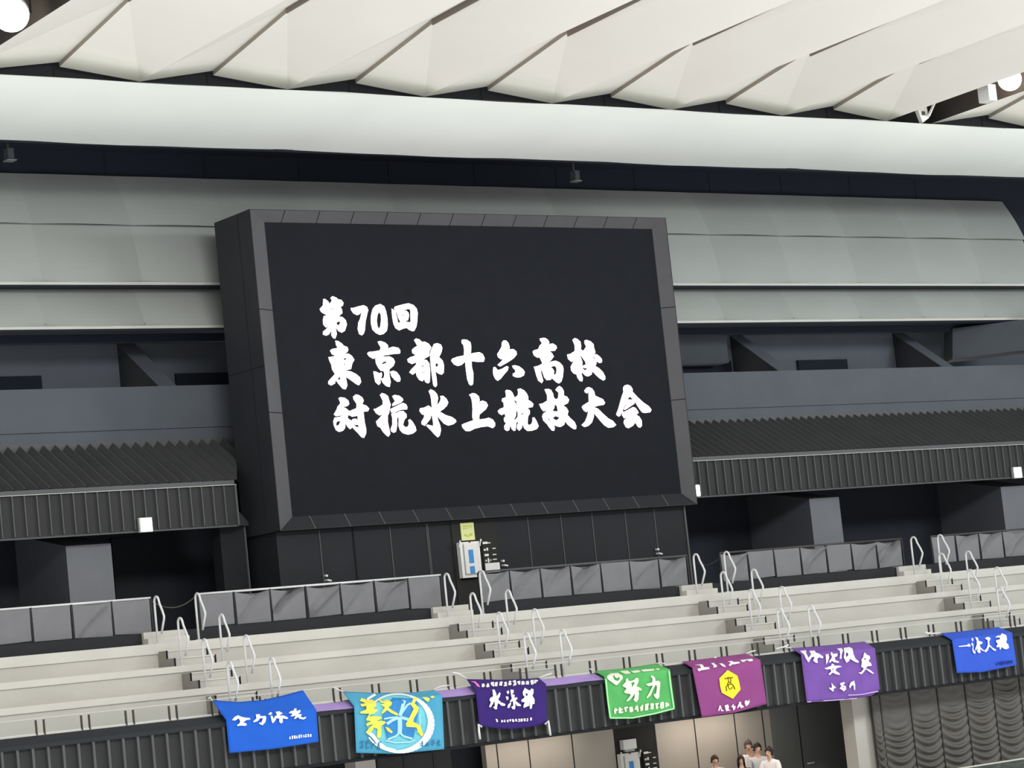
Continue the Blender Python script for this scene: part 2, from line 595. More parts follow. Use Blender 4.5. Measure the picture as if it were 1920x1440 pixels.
# ---- dark recess under the awnings ---------------------------------------
rw = MB().use('darker')
rw.box(XL, XR, 3.3, 3.4, 4.4, 9.6)
rw.use('dark')
rw.box(P(208, 1000, 3.2).x, P(262, 1000, 3.2).x, 3.2, 3.3, 4.4, 7.2)
rw.use('darker')
rw.box(XL, XR, -0.6, 3.3, 4.9, 5.0)                                 # walkway floor
struct('wall_recess', rw)
pw = MB().use('wall')
p0 = P(414, 1000, 1.0)
pw.box(P(416, 1040, 0.9).x, P(464, 1040, 0.9).x, 0.9, 1.25, 4.6, 7.16)
pw.use('gutter').box(P(461, 1040, 0.9).x, P(464, 1040, 0.9).x, 0.88, 0.9, 4.6, 7.16)
struct('wall_stub', pw)
wb = MB()
for (x_l, x_r, yt) in ((123, 208, 1024), (1517, 1573, 935), (1876, 1935, 913)):
    a = P(x_l, yt, 1.1); b = P(x_r, yt, 1.1)
    x0, x1, zt = a.x, b.x, a.z
    zb = zt + 0.42
    wb.use('wedge').face([(x0, 1.1, 4.9), (x1, 1.1, 4.9), (x1, 1.1, zt), (x0, 1.1, zt)])
    wb.use('wedge').face([(x0, 1.1, zt), (x1, 1.1, zt), (x1, 3.3, zb), (x0, 3.3, zb)])
    wb.use('wedge_shaded_side').face([(x0, 1.1, 4.9), (x0, 1.1, zt), (x0, 3.3, zb), (x0, 3.3, 4.9)])
    wb.use('wedge_shaded_side').face([(x1, 1.1, 4.9), (x1, 1.1, zt), (x1, 3.3, zb), (x1, 3.3, 4.9)])
struct('wall_wedge', wb)

# ---- panelled wall under the screen ---------------------------------------
uw = MB().use('wall')
UX0, UX1 = -5.40, 5.16
uw.box(UX0, UX1, 0.08, 1.2, 4.6, 6.9)
nx0, nx1 = P(846, 1000, 0.08).x, P(930, 1000, 0.08).x
uw.use('niche').box(nx0, nx1, 0.06, 0.1, 4.6, 6.90)
uw.use('wall_joint')
for q in (90, 845, 1095, 1330, 1580, 1800):
    x = P(780 + q / 4, 1000, 0.08).x
    uw.box(x - 0.008, x + 0.008, 0.066, 0.09, 4.7, 6.88)
for px in (602, 735, 804):
    x = P(px, 1040, 0.08).x
    uw.box(x - 0.008, x + 0.008, 0.066, 0.09, 4.7, 6.88)
x = P(666, 1040, 0.08).x
uw.use('line').box(x - 0.02, x + 0.01, 0.06, 0.09, 4.7, 6.9)
uw.use('wall_joint').box(UX1 - 0.03, UX1 + 0.01, 0.05, 0.12, 4.6, 6.9)
struct('wall_screen_base', uw)

# ---- concrete terrace --------------------------------------------------------
ROW_Y, ROW_Z = [-2.7, -3.5, -4.3, -5.1], [4.86, 4.415, 3.985, 3.54]
AISLES = [-9.745, -3.39, 2.94, 9.28]
AW = 0.85
tb = MB()
for i in range(3):
    y, z = ROW_Y[i], ROW_Z[i]
    nose = 0.185 if i == 0 else 0.115
    back = -1.9 if i == 0 else ROW_Y[i - 1] + 0.1
    tb.use('edge').box(XL, XR, y, back, z - nose, z)                 # tread slab with its nosing
    tb.use('concrete').box(XL, XR, y + 0.035, y + 0.5, ROW_Z[i + 1] - 0.02, z - nose)
tb.use('concrete').box(XL, XR, -5.275, -4.2, ROW_Z[3] - 0.2, ROW_Z[3] - 0.03)
tb.use('edge').box(XL, XR, -5.312, -5.27, 3.45, 3.525)                # kerb under the glass
struct('floor_terrace', tb)
pl = MB().use('plinth')
for x0, x1 in ((XL, AISLES[0]), (AISLES[0] + AW, AISLES[1]), (AISLES[1] + AW, AISLES[2]), (AISLES[2] + AW, AISLES[3]), (AISLES[3] + AW, XR)):
    pl.box(x0, x1, -2.12, -1.9, 4.5, 5.08)
struct('trim_10', pl)
st = MB()
for xa in AISLES:
    x0, x1 = xa, xa + AW
    st.use('concrete').box(x0, x1, -2.2, -0.5, 4.6, 5.09)            # landing
    st.use('edge').box(x0, x1, -2.35, -2.2, 4.6, 4.97)
    for i in range(3):
        y, z, zn = ROW_Y[i], ROW_Z[i], ROW_Z[i + 1]
        rise = (z - zn) / 3
        for k in (1, 2):
            yk, zk = y - 0.27 * k, z - rise * k
            yb_ = y + 0.04 if k == 1 else y - 0.27
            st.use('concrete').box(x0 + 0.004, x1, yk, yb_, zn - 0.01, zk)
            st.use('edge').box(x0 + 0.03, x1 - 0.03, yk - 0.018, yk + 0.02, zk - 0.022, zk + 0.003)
            st.use('stair_shaded_side').box(x0, x0 + 0.004, yk, yb_, zn - 0.01, zk)
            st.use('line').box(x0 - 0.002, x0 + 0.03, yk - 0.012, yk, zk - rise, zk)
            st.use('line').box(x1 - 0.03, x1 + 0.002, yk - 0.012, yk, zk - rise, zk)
struct('floor_stairs', st)

# ---- ledge and ribbed fascia of the stand ---------------------------------------
lf = MB().use('dark')
lf.hexa([(XL, -5.3, 3.50), (XL, -5.70, 3.365), (XL, -5.70, 3.30), (XL, -5.3, 3.30)],
        [(XR, -5.3, 3.50), (XR, -5.70, 3.365), (XR, -5.70, 3.30), (XR, -5.3, 3.30)])
struct('trim_11', lf, 'fascia')
ff = MB().use('fascia')
ff.box(XL, XR, -5.62, -5.55, 2.48, 3.32)
ff.use('line').box(XL, XR, -5.66, -5.5, 2.44, 2.49)
ff.use('rib')
x = XL + 0.1
while x < XR:
    ff.box(x - 0.022, x + 0.022, -5.69, -5.62, 2.50, 3.32)
    x += 0.27
struct('wall_fascia', ff)
so = MB()
so.box(XL, XR, -5.55, -2.9, 2.52, 2.6)
struct('ceiling_concourse', so, 'dark')

# ---- concourse below -----------------------------------------------------------------
YW = -3.0
fl = MB()
fl.box(XL, XR, -8.0, -2.3, -0.1, 0.0)
struct('floor', fl, 'floor')
lw = MB()
def wall_piece(key, px0, px1, y=YW, dy=0.15):
    a, b = P(px0, 1415, y).x, P(px1, 1415, y).x
    lw.use(key).box(a, b, y, y + dy, 0.0, 2.55)
    return a, b
lw.use('darker').box(XL, XR, YW + 0.5, YW + 0.6, 0, 2.6)
wall_piece('darkcurtain', 300, 665)
wall_piece('beige', 911, 1154)
wall_piece('niche', 1154, 1234, YW + 0.02)
wall_piece('beige', 1234, 1451)
wall_piece('greydoor', 1451, 1606)
for px in (932.5, 992.5, 1075, 1308, 1384, 1437, 1504):
    x = P(px, 1415, YW).x
    lw.use('line').box(x - 0.012, x + 0.012, YW - 0.006, YW + 0.01, 0.0, 2.55)
struct('wall_concourse', lw)
pp = MB().use('pillar')
for a, b in ((665, 703), (1609, 1648)):
    xa, xb = P(a, 1420, -4.9).x, P(b, 1420, -4.9).x
    pp.box(xa, xb, -4.9, -4.55, 0, 2.52)
struct('wall_pillars', pp)
area('concourse_downlight', (P(1395, 1400, -4.6).x, -4.75, 2.50), (P(1395, 1400, -4.6).x, -4.4, 0), 2.0, 0.12, 16, (1.0, 0.92, 0.82))
for n_, (x_, w_) in enumerate(((P(1010, 1400, -3.6).x, 2.4), (P(1350, 1400, -3.6).x, 2.2))):
    area('concourse_downlight', (x_, -3.55, 2.50), (x_, -3.45, 0), w_, 0.12, 18, (1.0, 0.9, 0.78))
# ================================================================ SCOREBOARD
G1 = (590, 545, 9.6); G2 = (605, 630, 8.0); G3 = (830, 625, 11.294); G4 = (980, 625, 11.294)
G5 = (615, 725, 10.667); G6 = (775, 720, 11.294); G7 = (925, 715, 11.294); G8 = (1075, 710, 12.0)
SCREEN_TEXT = [
 [(G1, [(90,330),(150,265),(155,150),(190,150),(250,200),(262,245),(310,180),(285,130),(320,100),(390,125),(430,160),(480,165),(520,220),(505,270),(465,290),(490,340),(500,400),(430,465),(500,475),(560,530),(580,610),(545,720),(490,755),(430,730),(375,655),(400,780),(370,865),(330,850),(300,800),(300,715),(260,785),(210,810),(150,790),(150,740),(210,690),(265,620),(205,665),(155,610),(150,520),(165,455),(230,445),(150,405),(110,375)],
   [(285,325),(345,312),(340,325),(290,340)], [(190,370),(215,345),(235,360)], [(390,575),(440,550),(465,570),(430,630),(400,610)]),
  (G1, [(650,310),(700,310),(780,285),(880,262),(940,290),(965,350),(945,420),(915,560),(905,700),(885,770),(850,805),(800,780),(775,690),(785,580),(820,500),(845,380),(800,430),(760,440),(700,410),(655,350)]),
  (G1, [(1010,520),(1020,420),(1045,330),(1090,270),(1180,240),(1250,280),(1285,370),(1310,500),(1315,620),(1300,720),(1240,780),(1170,795),(1100,760),(1040,700),(1015,600)], [(1160,380),(1190,430),(1195,530),(1180,650),(1158,690),(1130,640),(1118,540),(1130,440)]),
  (G1, [(1385,320),(1440,360),(1430,310),(1450,285),(1600,245),(1690,228),(1780,260),(1835,320),(1855,400),(1845,560),(1830,650),(1790,725),(1760,730),(1700,705),(1660,670),(1600,680),(1520,715),(1455,675),(1420,600),(1400,500),(1390,400)],
   [(1462,370),(1480,395),(1500,480),(1545,570),(1500,580),(1495,540),(1470,440)], [(1560,352),(1660,335),(1700,325),(1722,350),(1728,560),(1700,570),(1625,555),(1680,530),(1700,450),(1690,400),(1650,360),(1600,352)], [(1565,445),(1610,430),(1610,442),(1575,462)])],
 [(G2, [(190,70),(230,75),(285,110),(315,145),(370,165),(385,205),(370,240),(320,265),(390,265),(440,300),(475,355),(445,410),(425,495),(325,520),(420,530),(500,570),(560,620),(578,690),(545,738),(500,720),(420,660),(345,610),(360,680),(370,740),(345,800),(300,790),(240,720),(195,660),(185,710),(130,742),(85,720),(85,680),(130,630),(185,570),(140,500),(130,430),(105,380),(85,320),(200,298),(140,275),(110,220),(140,195),(225,180),(200,130)],
   [(305,340),(350,328),(355,350),(330,362)], [(310,430),(345,405),(340,425),(320,440)], [(220,650),(262,600),(265,660)]),
  (G2, [(825,85),(870,75),(940,100),(980,140),(980,185),(1060,160),(1140,180),(1165,220),(1160,262),(1060,270),(930,290),(830,325),(750,340),(690,300),(668,262),(690,240),(770,232),(860,215),(870,170),(840,120)]),
  (G2, [(790,345),(900,310),(1000,305),(1060,335),(1085,390),(1060,450),(1000,500),(1000,580),(1020,690),(1005,765),(950,750),(900,700),(872,640),(915,630),(928,580),(915,525),(870,520),(830,470),(800,410)], [(885,410),(920,385),(965,378),(950,405),(900,425)]),
  (G2, [(760,530),(800,535),(850,560),(885,545),(890,590),(870,650),(865,710),(840,735),(790,690),(775,620)]),
  (G2, [(1010,535),(1060,520),(1110,540),(1150,590),(1168,640),(1160,680),(1125,688),(1080,660),(1030,600)]),
  (G2, [(1370,60),(1400,38),(1450,50),(1490,90),(1530,85),(1590,115),(1630,170),(1600,235),(1600,300),(1500,355),(1560,360),(1600,410),(1610,500),(1610,620),(1605,690),(1580,712),(1540,690),(1520,640),(1500,680),(1450,660),(1410,600),(1400,545),(1350,580),(1300,545),(1330,500),(1400,430),(1410,395),(1340,420),(1280,390),(1270,350),(1310,320),(1400,290),(1345,255),(1340,205),(1380,170),(1420,150),(1400,110)],
   [(1470,465),(1500,440),(1530,455),(1500,462)], [(1478,550),(1530,530),(1535,540),(1490,558)]),
  (G2, [(1612,290),(1618,230),(1645,170),(1670,120),(1720,108),(1775,130),(1795,180),(1780,250),(1745,315),(1800,370),(1820,440),(1815,550),(1785,580),(1740,565),(1690,530),(1710,640),(1715,740),(1690,768),(1660,740),(1645,640),(1630,520),(1618,400)], [(1690,430),(1710,400),(1735,425),(1720,465),(1695,455)]),
  (G3, [(400,140),(450,130),(520,140),(590,190),(605,290),(595,430),(690,410),(780,400),(850,440),(890,530),(870,600),(760,605),(610,590),(620,720),(650,850),(650,980),(640,1080),(600,1105),(560,1080),(520,970),(490,750),(475,600),(400,670),(320,690),(240,660),(180,580),(200,540),(300,500),(450,470),(455,350),(440,250),(405,210)]),
  (G3, [(1255,190),(1290,150),(1340,150),(1390,200),(1420,290),(1410,340),(1500,335),(1560,380),(1570,450),(1500,530),(1400,600),(1220,700),(1160,670),(1240,595),(1285,545),(1230,550),(1170,500),(1155,440),(1200,370),(1250,280)]),
  (G3, [(1075,720),(1110,710),(1170,780),(1250,755),(1350,695),(1395,710),(1380,780),(1300,870),(1230,960),(1165,1005),(1110,960),(1075,880),(1065,800)]),
  (G3, [(1470,690),(1530,675),(1620,700),(1700,760),(1740,820),(1720,890),(1650,930),(1570,935),(1490,905),(1480,860),(1530,830),(1545,790),(1490,730)]),
  (G4, [(360,110),(460,95),(530,130),(565,190),(545,230),(640,215),(710,260),(725,310),(680,370),(560,375),(620,420),(660,490),(600,570),(530,625),(600,600),(700,580),(790,620),(850,690),(865,760),(850,920),(820,1020),(770,1060),(720,1040),(620,950),(590,985),(510,992),(455,930),(430,850),(405,785),(385,790),(400,880),(435,1000),(405,1055),(330,1000),(285,880),(260,780),(235,710),(330,690),(420,640),(385,560),(350,500),(320,520),(240,470),(210,390),(240,360),(330,335),(360,260),(410,210),(370,150)],
   [(425,440),(470,395),(450,430)], [(450,520),(510,475),(500,505)], [(560,715),(600,705),(690,690),(715,740),(715,830),(690,880),(660,860),(668,800),(630,740),(600,718)], [(500,840),(535,845),(565,822),(550,850),(520,855)]),
  (G4, [(1055,140),(1100,100),(1160,120),(1225,180),(1240,290),(1225,330),(1285,375),(1345,280),(1310,210),(1310,150),(1360,140),(1440,170),(1500,230),(1510,300),(1540,400),(1510,450),(1560,440),(1630,490),(1680,550),(1680,610),(1630,630),(1560,590),(1560,650),(1535,690),(1620,740),(1700,820),(1750,920),(1750,970),(1710,1000),(1640,960),(1560,890),(1475,800),(1460,870),(1390,910),(1330,900),(1270,840),(1240,790),(1250,870),(1275,960),(1260,1020),(1215,1010),(1165,950),(1140,870),(1080,850),(1030,790),(1015,710),(1050,640),(1090,580),(1030,605),(960,540),(940,450),(1010,435),(1105,375),(1100,250)],
   [(1235,460),(1250,500),(1320,590),(1340,660),(1262,690),(1265,600),(1225,500)], [(1245,730),(1385,740),(1320,785)], [(1480,490),(1515,505),(1545,570),(1510,540)])],
 [(G5, [(210,230),(250,212),(340,225),(410,280),(425,350),(390,385),(290,410),(350,425),(430,490),(500,460),(570,430),(570,340),(510,250),(500,200),(560,155),(620,170),(690,220),(715,280),(685,350),(770,380),(825,440),(800,490),(710,500),(720,600),(735,720),(765,850),(765,930),(720,1025),(670,1010),(590,920),(490,820),(480,790),(470,830),(440,850),(390,800),(350,730),(340,830),(300,880),(220,905),(160,870),(120,780),(105,700),(130,620),(250,600),(300,570),(160,590),(115,555),(150,500),(180,440),(190,400),(250,330)],
   [(160,760),(170,710),(210,685),(250,690),(220,760),(180,790)], [(390,620),(410,560),(480,600),(560,590),(590,570),(600,680),(560,640),(500,645),(470,680),(430,660)], [(490,745),(560,765),(605,760),(615,820),(560,800)]),
  (G5, [(1040,165),(1075,128),(1140,145),(1200,190),(1220,260),(1255,360),(1230,450),(1225,520),(1195,580),(1195,700),(1220,820),(1245,940),(1210,1000),(1160,970),(1090,890),(1050,820),(990,790),(960,700),(1020,640),(1095,555),(1030,575),(960,530),(910,450),(960,440),(1010,410),(1095,360),(1095,280),(1065,220)], [(1105,770),(1125,720),(1130,775)]),
  (G5, [(1285,190),(1330,165),(1420,180),(1490,230),(1505,270),(1460,320),(1290,390),(1285,350),(1340,290),(1310,240)]),
  (G5, [(1243,450),(1400,370),(1500,325),(1560,350),(1590,410),(1580,455),(1450,460),(1390,490),(1330,530),(1265,520)]),
  (G5, [(1265,545),(1380,525),(1440,485),(1510,490),(1570,550),(1575,610),(1530,660),(1500,760),(1540,810),(1600,800),(1620,740),(1605,670),(1640,650),(1690,700),(1750,800),(1768,880),(1700,935),(1600,960),(1500,930),(1440,870),(1410,780),(1415,650),(1410,600),(1380,640),(1385,760),(1360,900),(1310,922),(1260,890),(1255,840),(1290,750),(1285,620)]),
  (G6, [(325,155),(365,112),(440,145),(500,210),(525,290),(500,450),(560,380),(580,310),(570,255),(630,250),(700,310),(740,390),(710,460),(640,530),(560,585),(690,660),(820,700),(900,760),(910,800),(850,850),(740,880),(650,840),(560,740),(500,670),(530,780),(570,880),(585,980),(560,1090),(520,1130),(470,1090),(380,990),(275,885),(300,860),(420,890),(420,820),(385,620),(360,740),(290,830),(240,885),(175,850),(170,800),(220,720),(235,660),(180,640),(130,570),(140,515),(230,500),(320,455),(370,490),(395,560),(380,340),(360,230)]),
  (G6, [(1180,230),(1250,192),(1320,205),(1385,260),(1405,340),(1390,385),(1460,350),(1540,380),(1580,450),(1540,530),(1400,650),(1395,750),(1500,740),(1600,715),(1680,750),(1730,820),(1730,890),(1680,935),(1580,895),(1440,910),(1300,945),(1200,995),(1110,995),(1040,920),(1025,865),(1070,840),(1180,800),(1270,770),(1250,700),(1255,520),(1240,350),(1215,270)]),
  (G7, [(255,200),(280,180),(350,190),(400,230),(430,300),(455,350),(520,290),(525,220),(510,170),(570,150),(650,190),(710,260),(740,330),(735,390),(800,430),(850,480),(830,545),(720,560),(775,620),(770,690),(735,740),(725,900),(760,930),(810,900),(830,830),(825,770),(870,765),(920,850),(960,950),(920,1010),(820,1045),(720,1050),(650,990),(625,900),(600,990),(550,1045),(500,1000),(500,930),(535,865),(490,860),(480,930),(470,1040),(430,1050),(385,1000),(355,920),(340,1030),(295,1052),(240,1020),(230,950),(270,880),(230,850),(225,780),(260,740),(235,680),(180,715),(120,680),(95,630),(130,590),(225,550),(215,450),(180,420),(185,365),(260,340),(270,310)],
   [(440,385),(495,430),(490,460),(520,525),(505,520),(450,430)], [(318,715),(390,680),(370,700)], [(485,625),(515,640),(520,745),(440,840),(445,790),(480,730)], [(580,695),(640,660),(640,685),(600,712)]),
  (G7, [(1085,170),(1160,160),(1220,180),(1265,260),(1280,340),(1325,385),(1375,350),(1380,240),(1315,180),(1350,130),(1395,98),(1450,130),(1490,200),(1495,300),(1560,325),(1605,390),(1580,460),(1480,510),(1550,560),(1590,630),(1570,710),(1630,780),(1720,860),(1760,950),(1750,1010),(1710,1015),(1640,970),(1570,910),(1520,850),(1500,920),(1420,965),(1350,955),(1290,920),(1300,1000),(1285,1050),(1240,1040),(1180,970),(1140,910),(1060,830),(1035,750),(1050,690),(1160,605),(1060,635),(1010,570),(970,480),(1040,470),(1140,410),(1140,300)],
   [(1300,480),(1350,530),(1365,640),(1250,630),(1290,560)], [(1165,810),(1185,770),(1195,820),(1180,835)], [(1260,770),(1320,735),(1410,765),(1340,828),(1280,800)]),
  (G8, [(250,265),(300,200),(350,190),(420,220),(470,290),(490,380),(570,420),(670,465),(715,545),(680,590),(560,605),(465,640),(560,680),(650,770),(780,890),(890,950),(965,1040),(900,1090),(790,1105),(700,1050),(600,940),(460,770),(460,860),(420,980),(340,1060),(250,1088),(185,1045),(260,970),(310,850),(340,715),(290,755),(230,710),(190,640),(220,600),(350,520),(340,290),(310,335),(255,300)]),
  (G8, [(1120,200),(1160,150),(1220,135),(1290,165),(1335,240),(1330,290),(1450,420),(1580,540),(1700,620),(1760,700),(1730,755),(1620,770),(1550,760),(1480,670),(1400,540),(1370,490),(1270,400),(1210,480),(1160,600),(1120,700),(1075,770),(1060,830),(1020,855),(965,810),(975,770),(1010,690),(1050,540),(1090,400),(1130,290),(1120,250)]),
  (G8, [(1165,520),(1205,470),(1340,470),(1380,515),(1378,560),(1160,708),(1140,690),(1180,600)]),
  (G8, [(1090,740),(1120,735),(1150,745),(1340,640),(1400,655),(1460,740),(1465,780),(1405,800),(1480,850),(1535,930),(1545,1060),(1500,1105),(1450,1080),(1395,985),(1340,1060),(1240,1115),(1180,1090),(1135,1000),(1140,940),(1230,845),(1145,895),(1095,820)], [(1330,890),(1352,850),(1355,870),(1338,895)])],
]
sx0, sx1, sz0, sz1 = -5.037, 5.06, 7.185, 13.152                    # display face
fx0, fx1, fz0, fz1 = -5.47, 5.33, 6.905, 13.375                     # outer edge of the bezel
board = thing('scoreboard_screen', 'huge dark video scoreboard lit with three lines of white brush lettering', 'scoreboard', (0, 0.5, fz0))
YB = -0.2
cbx = MB().use('cabinet')
cbx.box(fx0, fx1, 0.02, 1.24, fz0, fz1)
for x0, x1, z0, z1 in ((fx0, fx0 + 0.01, fz0, fz1), (fx1 - 0.01, fx1, fz0, fz1), (fx0, fx1, fz0, fz0 + 0.01), (fx0, fx1, fz1 - 0.01, fz1)):
    cbx.box(x0, x1, YB, 0.02, z0, z1)
cbx.use('line')
cbx.box(fx0 - 0.004, fx0 + 0.01, 0.30, 0.315, fz0, fz1)
cbx.box(fx0 - 0.004, fx0 + 0.01, -0.2, 1.24, 10.2, 10.215)
cbx.build('cabinet', None, board)
bz = MB().use('bezel')
o_ = [(fx0, YB, fz0), (fx1, YB, fz0), (fx1, YB, fz1), (fx0, YB, fz1)]
i_ = [(sx0, 0, sz0), (sx1, 0, sz0), (sx1, 0, sz1), (sx0, 0, sz1)]
for k in range(4):
    j = (k + 1) % 4
    bz.use('wall' if k == 0 else 'bezel').face([o_[k], o_[j], i_[j], i_[k]])
def seam(a, b, wv):
    bz.use('wall_joint' if a[2] == fz0 else 'line')
    a, b, wv = Vector(a), Vector(b), Vector(wv)
    u = Vector((0, -0.004, 0))
    bz.face([a + u - wv, b + u - wv, b + u + wv, a + u + wv])
nseam = 13
for k in range(1, nseam):
    xo = lerp(fx0, fx1, k / nseam)
    xi = min(max(xo, sx0), sx1)
    seam((xo, YB, fz1), (xi, 0, sz1), (0.009, 0, 0))
    seam((xo, YB, fz0), (xi, 0, sz0), (0.009, 0, 0))
for zz in (11.35, 9.27):
    seam((fx0, YB, zz), (sx0, 0, zz), (0, 0, 0.009))
    seam((fx1, YB, zz), (sx1, 0, zz), (0, 0, 0.009))
bz.build('bezel', None, board)
disp = MB().use('led')
disp.box(sx0 - 0.01, sx1 + 0.01, -0.001, 0.03, sz0 - 0.01, sz1 + 0.01)
disp.build('display_panel', None, board)
for line in SCREEN_TEXT:
    tx = MB().use('lit')
    for g, *loops in line:
        tx.tess([[(g[0] + a / g[2], g[1] + b / g[2]) for a, b in lp] for lp in loops], lambda x, y: P(x, y, -0.010))
    o = tx.build('lettering', None, board)
    o['label'] = 'glowing white brush lettering'

# ================================================================ GUARD RAILINGS WITH CLOTH PANELS
RAILS = [
 ('grey cloth-panelled guard railing at the far left end of the stand top', [(-92, -20), (-16, 52), (56, 128), (133, 205), (208, 278)]),
 ('grey cloth-panelled guard railing under the left half of the scoreboard', [(371, 435), (439.5, 504), (507, 570), (575, 636), (639, 700), (704, 764.5), (767.5, 826)]),
 ('grey cloth-panelled guard railing under the right half of the scoreboard', [(902, 957), (959.5, 1015), (1017.5, 1072), (1075, 1129), (1131.5, 1184), (1186, 1239), (1241.5, 1292)]),
 ('grey cloth-panelled guard railing just right of the scoreboard', [(1358, 1407), (1410, 1457), (1459.5, 1507), (1509.5, 1556), (1558.5, 1603.5), (1606, 1651), (1653.5, 1699)]),
 ('grey cloth-panelled guard railing at the far right end of the stand top', [(1758, 1801), (1804, 1846), (1848.5, 1891), (1893, 1935), (1937, 1978)]),
]
def cloth_panel(x0, x1, rnd):
    n = 14
    kind = rnd.random()
    amp = 0.006 if kind < 0.25 else rnd.uniform(0.07, 0.15)
    folds = [(rnd.uniform(0.55, 1.15), rnd.uniform(0.9, 2.2), rnd.uniform(0.07, 0.15), rnd.uniform(0.5, 1.0) * rnd.choice((-1, 1))) for _ in range(4)]
    rows = []
    for j in range(n + 1):
        v = j / n
        row = []
        for i in range(n + 1):
            u = i / n
            d = 0.012 * math.sin(3 * u + 2 * v)
            for (c, pw_, wd, am) in folds:                            # tension folds fan from the top right corner
                q = ((1 - u) ** pw_ * c + 0.0) - v
                d += amp * am * math.exp(-(q / wd) ** 2) * (0.3 + 0.7 * u * (1 - v) + 0.6 * v * (1 - u)) * min(1.0, 6 * u, 6 * (1 - u))
            sag = 0.012 * math.sin(math.pi * u) * amp / 0.03
            row.append((lerp(x0, x1, u), -2.03 - d, lerp(5.69, 5.10 + rnd_b[0] * u, v) - (sag if j == 0 else 0)))
        rows.append(row)
    return rows
rnd_b = [0.0]
R_ = random.Random(11)
for (lab, cells), rail_key in zip(RAILS, ('steel', 'steel', 'gutter', 'post', 'post')):  # glare on the left rails painted in: material goes from white to dark
    ax, bx = P(cells[0][0] - 2, 1100, -2.0).x, P(cells[-1][1] + 2, 1100, -2.0).x
    t = thing('guard_railing', lab, 'railing', ((ax + bx) / 2, -2.0, 5.07), 'cloth-panelled guard railings along the stand top')
    MB().tube([(ax, -2.0, 5.715), (bx, -2.0, 5.715)], 0.020).build('top_rail', rail_key, t, True)
    MB().box(ax, bx, -2.012, -1.988, 5.08, 5.10).build('bottom_rail', 'blackrail', t)
    edges = [cells[0][0] - 2] + [(a[1] + b[0]) / 2 for a, b in zip(cells, cells[1:])] + [cells[-1][1] + 2]
    for e_ in edges:
        x = P(e_, 1110, -2.0).x
        MB().box(x - 0.018, x + 0.018, -2.03, -1.985, 5.07, 5.705).build('post', 'blackrail', t)
    for a, b in cells:
        rnd_b[0] = R_.uniform(-0.03, 0.03)
        MB().grid(cloth_panel(P(a, 1110, -2.02).x, P(b, 1110, -2.02).x, R_)).build('cloth_panel', 'cloth', t, True)

# ================================================================ LOOPED HANDRAILS
def make_handrail(loc, label):
    t = thing('aisle_handrail', label, 'handrail', loc, 'looped handrails beside the stand aisles')
    o = Vector(loc)
    pts = [(0, 0, -0.02), (0, 0, 0.66)]
    for k in range(1, 8):
        a = math.pi * k / 8
        pts.append((0, -0.085 + 0.085 * math.cos(a), 0.74 + 0.10 * math.sin(a)))
    pts += [(0, -0.19, 0.70), (0, -0.27, 0.57), (0, -0.315, 0.47), (0, -0.305, 0.42), (0, -0.26, 0.34), (0, -0.17, 0.17)]
    MB().tube([o + Vector(p) for p in pts], 0.021, 8).build('rail', 'steel', t, True)
    MB().box(o.x - 0.04, o.x + 0.04, o.y - 0.01, o.y + 0.035, o.z - 0.02, o.z + 0.01).build('base_plate', 'steel', t)
    return t
def copy_tree(root, loc, label):
    r2 = root.copy(); COL.objects.link(r2); r2.location = loc; r2['label'] = label
    for ch in list(root.children):
        c2 = ch.copy(); COL.objects.link(c2); c2.parent = r2
    return r2
A_WORDS = ['the far left aisle', 'the aisle below the scoreboard', 'the aisle just right of the scoreboard', 'the far right aisle']
ORD = ['top', 'second', 'third', 'lowest']
first = None
for ai, xa in enumerate(AISLES):
    for side, x in (('left', xa + 0.03), ('right', xa + AW + 0.02)):
        for k in range(4):
            loc = (x, ROW_Y[k] + 0.05, ROW_Z[k])
            px, py = proj(loc)
            if not (-10 < px < 1905):
                continue
            lab = '%s looped steel handrail on the %s side of %s' % (ORD[k], side, A_WORDS[ai])
            if first is None:
                first = make_handrail(loc, lab)
            else:
                copy_tree(first, loc, lab)

# ================================================================ GLASS BALUSTRADE
GX0, GX1 = -15.2, 10.4
bal = thing('glass_balustrade', 'low clear glass balustrade on paired steel posts along the stand edge', 'balustrade', (-2, -5.3, 3.52))
MB().box(GX0, GX1, -5.305, -5.295, 3.765, 3.775).build('top_edge', 'edge', bal)
gx = P(69, 1380, -5.3).x
per = P(154, 1370, -5.3).x - gx
gap = (P(84, 1380, -5.3).x - gx)
k = -2
while True:
    x = gx + per * k
    k += 1
    if x > GX1 - 0.3:
        break
    for xx in (x, x + gap):
        MB().box(xx - 0.011, xx + 0.011, -5.325, -5.285, 3.50, 3.745).build('post', 'post', bal)
    MB().box(x + gap + 0.02, x + per - 0.02, -5.305, -5.297, 3.53, 3.765).build('glass_pane', 'glass', bal)

# ================================================================ SMALL FITTINGS
def exit_sign(px0, py0, px1, py1, label):
    y = 0.44
    a, b = P(px0, py0, y), P(px1, py1, y)
    cx = (a.x + b.x) / 2
    t = thing('exit_sign', label, 'exit sign', (cx, y, b.z), 'lit exit signs under the awnings')
    MB().box(a.x, b.x, y, y + 0.07, b.z, a.z).build('sign_body', 'exitbox', t)
    MB().box(a.x + 0.035, b.x - 0.01, y - 0.012, y, b.z + 0.02, a.z - 0.015).build('lit_face', 'exit', t)
exit_sign(260, 971, 287, 997, 'lit white-green exit sign under the left awning')
exit_sign(1299.5, 909, 1314, 931, 'lit white-green exit sign beside the lower right corner of the scoreboard')
exit_sign(1899, 876, 1917, 896, 'lit white-green exit sign at the right edge under the awning')

